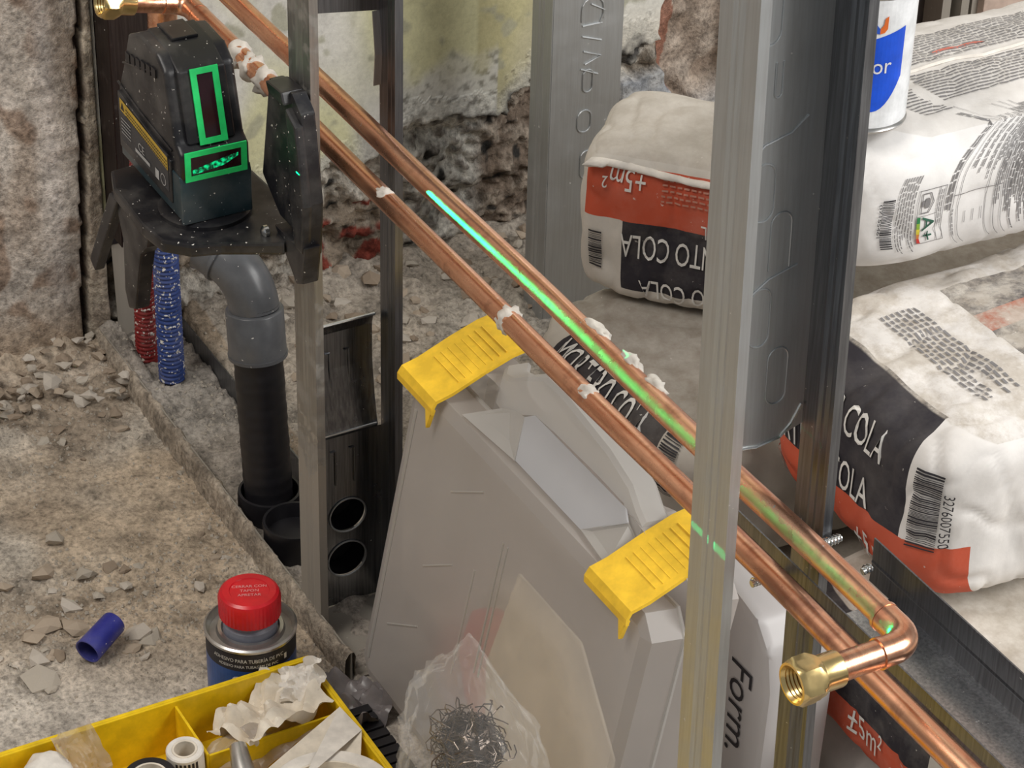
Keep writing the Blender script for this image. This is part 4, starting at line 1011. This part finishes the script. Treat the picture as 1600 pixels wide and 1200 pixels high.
crumple('plastic_sheet', .075, .055, 26, 5, .022, (.560, -.020, .004), (.1, -.2, .5), simple('dull_grey_plastic', (.19, .17, .17), .35), 'crumpled dull grey plastic sheet between the yellow box and the case', 'plastic sheet')
o = thing('black_strap', (.62, -.018, .0), 'dark ribbed strap lying beside the right rim of the yellow box', 'strap')
for k in range(9): G().box((-.045+k*.010, -.008, .002), (-.037+k*.010, .010, .014)).obj('strap_rib', BLKPIPE, o, bevel=.001)
G().box((-.045, -.007, .002), (.045, .009, .010)).obj('strap_band', BLKPIPE, o, bevel=.001)

# ================================================================== STEEL WOOL IN A CLEAR BAG
g = G(); rnd = random.Random(2)
for k in range(260):
    c = Vector((rnd.gauss(0, .009), rnd.gauss(0, .008), rnd.gauss(0, .009))); rr = rnd.uniform(.005, .010); ax = Vector((rnd.gauss(0, 1), rnd.gauss(0, 1), rnd.gauss(0, 1))).normalized()
    u = ax.orthogonal().normalized(); w = ax.cross(u); ph = rnd.uniform(0, 6)
    g.tube([c+(u*math.cos(ph+a*.8)+w*math.sin(ph+a*.8))*rr+ax*(a*.0010) for a in range(10)], .00045, 4, cap=False)
WOOLM = simple('steel_wool', (.16, .13, .11), .3, .9)
o = thing('steel_scourer', (.812, -.050, .172), 'tangled dark steel scourer inside the clear plastic bag', 'scourer'); g.obj('steel_wire', WOOLM, o)
g = G(); blob(g, (0, 0, 0), .017, 3, .3, 2); g.obj('dense_core', WOOLM, o)
bm = bmesh.new(); bmesh.ops.create_icosphere(bm, subdivisions=5, radius=1); v = []; 
for p in bm.verts:
    q = p.co.copy(); tz = (q.z+1)/2
    taper = 1-.62*sstep(.72, 1.0, tz)
    d = 1+.18*noise.noise(q*2.2)+.26*abs(noise.noise(q*4.5+Vector((3, 1, 0))))+.13*abs(noise.noise(q*11))+.06*abs(noise.noise(q*24))
    v.append((q.x*.058*d*taper-.012*sstep(.5, 1, tz), q.y*.034*d*taper, (q.z*.122)*(.85+.15*d)+.122))
f = [tuple(x.index for x in fa.verts) for fa in bm.faces]; bm.free()
o = mk('plastic_bag', v, f, FILM, smooth=True); o.data.set_sharp_from_angle(angle=.35); o.location = (.800, -.048, .004); o.rotation_euler = (-.02, .06, .1)
tag(o, 'crumpled clear plastic bag holding a steel scourer in front of the case', 'plastic bag')

# ================================================================== GLUE CAN
Q = thing('glue_can', (.508, -.073, .0), 'black and blue adhesive can with red screw cap', 'can')
r = .0335; Hq = .066
G().lathe([(r*.96, 0), (r, .001), (r, Hq-.003), (r*1.045, Hq-.002), (r*1.05, Hq), (r*1.0, Hq+.001), (r*.95, Hq-.002), (r*.93, Hq-.005), (r*.78, Hq-.004), (r*.74, Hq-.001), (r*.66, Hq-.001), (r*.62, Hq-.004), (.001, Hq-.004)], 64).obj('tin_body', TIN, Q, smooth=True, autos=.5)
vq = math.atan2(-.671+.073, 1.949-.508)
def cq(u, w, d=.0004): a = vq+u/r; return ((r+d)*math.cos(a), (r+d)*math.sin(a), w)
g = G()
for k in range(64): quad(g, cq, 2*PI*r*k/64, .047, 2*PI*r*(k+1)/64, Hq-.0035)
g.obj('black_label', INKB, Q, smooth=True)
g = G()
for k in range(64): quad(g, cq, 2*PI*r*k/64, .003, 2*PI*r*(k+1)/64, .047)
g.obj('blue_label', simple('glue_blue', (.012, .075, .30), .3), Q, smooth=True)
g = G(); f2 = lambda u, w: cq(u, w, .0009)
textg(g, 'ADHESIVO PARA TUBERÍA DE PVC', .0046, f2, -.003, .0555, align='c', sx=.80); textg(g, 'ADESIVO PARA TUBAGEM DE PVC', .0036, f2, -.003, .0505, align='c', sx=.85)
textg(g, 'G', .012, f2, -.016, .034); textg(g, 'COLA', .011, f2, -.004, .034)
quad(g, f2, .026, .051, .0285, .056)
g.obj('white_lettering', INKW, Q)
G().lathe([(.0205, Hq-.004), (.0205, Hq+.004), (.0185, Hq+.006), (.0180, Hq+.014)], 48, cap0=True).obj('grey_neck', simple('grey_neck_plastic', (.24, .25, .30), .4), Q, smooth=True)
v = []; f = []; n_ = 144; prof = [(.0215, .0), (.0230, .0008), (.0232, .017), (.0222, .0200), (.0200, .0215), (.0150, .0215), (.0145, .0208), (.0, .0208)]
for i, (rr, zz) in enumerate(prof):
    for k in range(n_): q = rr+(.0004 if (k % 3 == 0 and i in (1, 2)) else 0); v.append((q*math.cos(2*PI*k/n_), q*math.sin(2*PI*k/n_), Hq+.0105+zz))
for i in range(len(prof)-1):
    for k in range(n_): f.append((i*n_+k, i*n_+(k+1) % n_, (i+1)*n_+(k+1) % n_, (i+1)*n_+k))
f.append(tuple(range(n_))[::-1]); cap = mk('red_cap', v, f, REDP, Q, smooth=True); cap.data.set_sharp_from_angle(angle=.5)
g = G()
for i, s_ in enumerate(['CERRAR CON', 'TAPON', 'APRETAR']): textg(g, s_, .0042, lambda u, w: (-w*.42+u*.907, w*.907+u*.42, Hq+.0318) if False else Matrix.Rotation(vq+PI/2, 3, 'Z') @ Vector((u, w, Hq+.0316)), 0, .0035-.0052*i, align='c')
g.obj('cap_lettering', simple('pale_red_relief', (.80, .35, .35), .4), cap)

# ================================================================== BLUE PIPE OFFCUT
o = thing('pipe_offcut', (.412, -.158, .016), 'short blue pipe offcut lying on the floor', 'pipe offcut')
d = Vector((.52, -.80, -.12)).normalized(); prof_p = []
g = G(); g.tube([d*-.018, d*-.0181, d*-.017, d*.018, d*.0182, d*.0175, d*-.012], [.0088, .0096, .0100, .0108, .0100, .0093, .0086], 28); g.obj('offcut_tube', BLUEP, o, smooth=True)

# ================================================================== YELLOW BOX
Bx = thing('organiser_tray', (.546, -.30, 0), 'yellow compartment tray in the lower left with tapes and papers', 'tray')
# local x 0..0.30 (right along pipes), y -.25 .. .2525
H_ = .050; w_ = .0022; YR = .255; XL = .30
def wallb(x0, y0, x1, y1, z1, name, z0=.002):
    return G().box((x0, y0, z0), (x1, y1, z1)).obj(name, YELLOW, Bx, bevel=.0007)
wallb(0, -.25, w_, YR, H_, 'rear_wall'); wallb(w_, YR-w_, XL, YR, H_, 'side_wall'); wallb(w_, -.25, XL, -.25+w_, H_, 'side_wall'); wallb(XL-w_, -.25+w_, XL, YR-w_, H_, 'front_wall')
G().box((w_, -.25+w_, .001), (XL-w_, YR-w_, .004)).obj('tray_floor', YELLOW, Bx)
G().box((-.003, -.252, H_-.003), (.0, YR+.003, H_)).obj('rim', YELLOW, Bx, bevel=.0007); G().box((.0, YR, H_-.003), (XL, YR+.003, H_)).obj('rim', YELLOW, Bx, bevel=.0007)
wallb(w_, .148, .062, .150, H_-.004, 'divider', .004); wallb(.060, .150, .062, YR-w_, H_-.006, 'divider', .004)
wallb(w_, .056, .10, .058, H_-.004, 'divider', .004); wallb(.062, .125, .145, .127, H_-.008, 'divider', .004) ; wallb(.118, .2, .120, YR-w_, H_-.006, 'divider', .004)
o3 = Vector((.546, -.30, 0))
crumple('masking_paper', .062, .072, 30, 3, .022, (.584, -.092, .040), (.20, -.30, .3), PAPER, 'crumpled torn masking paper in the rear right compartment of the tray', 'paper')
crumple('masking_paper', .034, .030, 18, 11, .014, (.572, -.060, .052), (.6, -.4, .9), PAPERW, 'small stiff white paper corner standing up behind the crumpled masking paper', 'paper')
crumple('film_scrap', .040, .085, 20, 6, .012, (.598, -.108, .030), (.1, .15, .2), FILM2, 'cloudy wrinkled film lying below the torn masking paper in the tray', 'film')
crumple('film_scrap', .050, .030, 20, 9, .016, (.575, -.232, .048), (.2, .9, .3), FILM2, 'strip of cloudy film hanging over the left part of the tray rim', 'film')
# paper envelope at the right front
o = thing('paper_packet', (.655, -.098, .030), 'folded cream paper packet lying over the white roll in the tray', 'paper')
g = G(); g.add([(-.045, .050, .022), (-.012, .052, .024), (.03, .030, .020), (.04, -.01, .012), (.02, -.045, .004), (-.01, -.055, .0)], [(0, 1, 2, 5), (2, 3, 4, 5)]); g.v += [p+Vector((0, 0, -.0015)) for p in g.v[:6]]
g.f += [(11, 8, 7, 6), (11, 10, 9, 8)]+[(i, i+6, (i+1) % 6+6, (i+1) % 6) for i in range(6)]; g.obj('packet_sheet', PAPER, o)
g = G(); g.add([(-.045, .050, .0225), (-.012, .052, .0245), (.020, -.010, .026)], [(0, 1, 2)]); g.obj('packet_flap', PAPERW, o)
def roll(name, loc_, R_, r_, h, mat, label, rot=(0, 0, 0), core=None):
    t = thing(name, loc_, label, 'tape roll'); t.rotation_euler = rot
    G().lathe([(r_, 0), (R_-.001, 0), (R_, .001), (R_, h-.001), (R_-.001, h), (r_+.0005, h), (r_, h-.0005)], 48, cap0=False, cap1=False).add([], []).obj('tape', mat, t, smooth=True, autos=.5)
    G().lathe([(r_, .0), (r_, h), (r_-.0015, h), (r_-.0015, 0), (r_, 0)], 48, cap0=False, cap1=False).obj('core', core or PAPER, t, smooth=True, autos=.5); return t
roll('tape_roll', (.692, -.094, .006), .046, .034, .047, PAPERW, 'wide white tape roll at the bottom edge in the tray')
roll('tape_roll', (.612, -.196, .006), .019, .013, .044, BLKPIPE, 'glossy black tape roll in the tray next to the printed tape', (.05, .05, 0))
t = roll('tape_roll', (.600, -.164, .006), .0135, .009, .047, PAPERW, 'white tape roll with black print behind the black roll', (.05, .05, 0))
g = G()
for k in range(6):
    a = -.9+k*.22; g.add([(.0138*math.cos(a), .0138*math.sin(a), z) for a, z in ((a, .034), (a+.13, .034), (a+.13, .044), (a, .044))], [(0, 1, 2, 3)])
g.obj('tape_print', INKB, t)
o = thing('white_bundle', (.578, -.262, .030), 'white folded cloth bundle in the left compartment of the tray', 'cloth')
g = G(); blob(g, (0, 0, .010), .020, 12, .4, 3, (1.1, .95, 1.1), 1.6); g.obj('cloth_fold', PAPERW, o, smooth=True, autos=3)
o = thing('steel_tube_tip', (.632, -.135, .030), 'silver metal tube end resting on the tray divider', 'metal tube')
g = G(); g.tube([(-.016, .004, .022), (.0, 0, .017), (.05, -.008, -.004)], [.0062, .0080, .0085], 20); g.obj('tube', TIN, o, smooth=True)
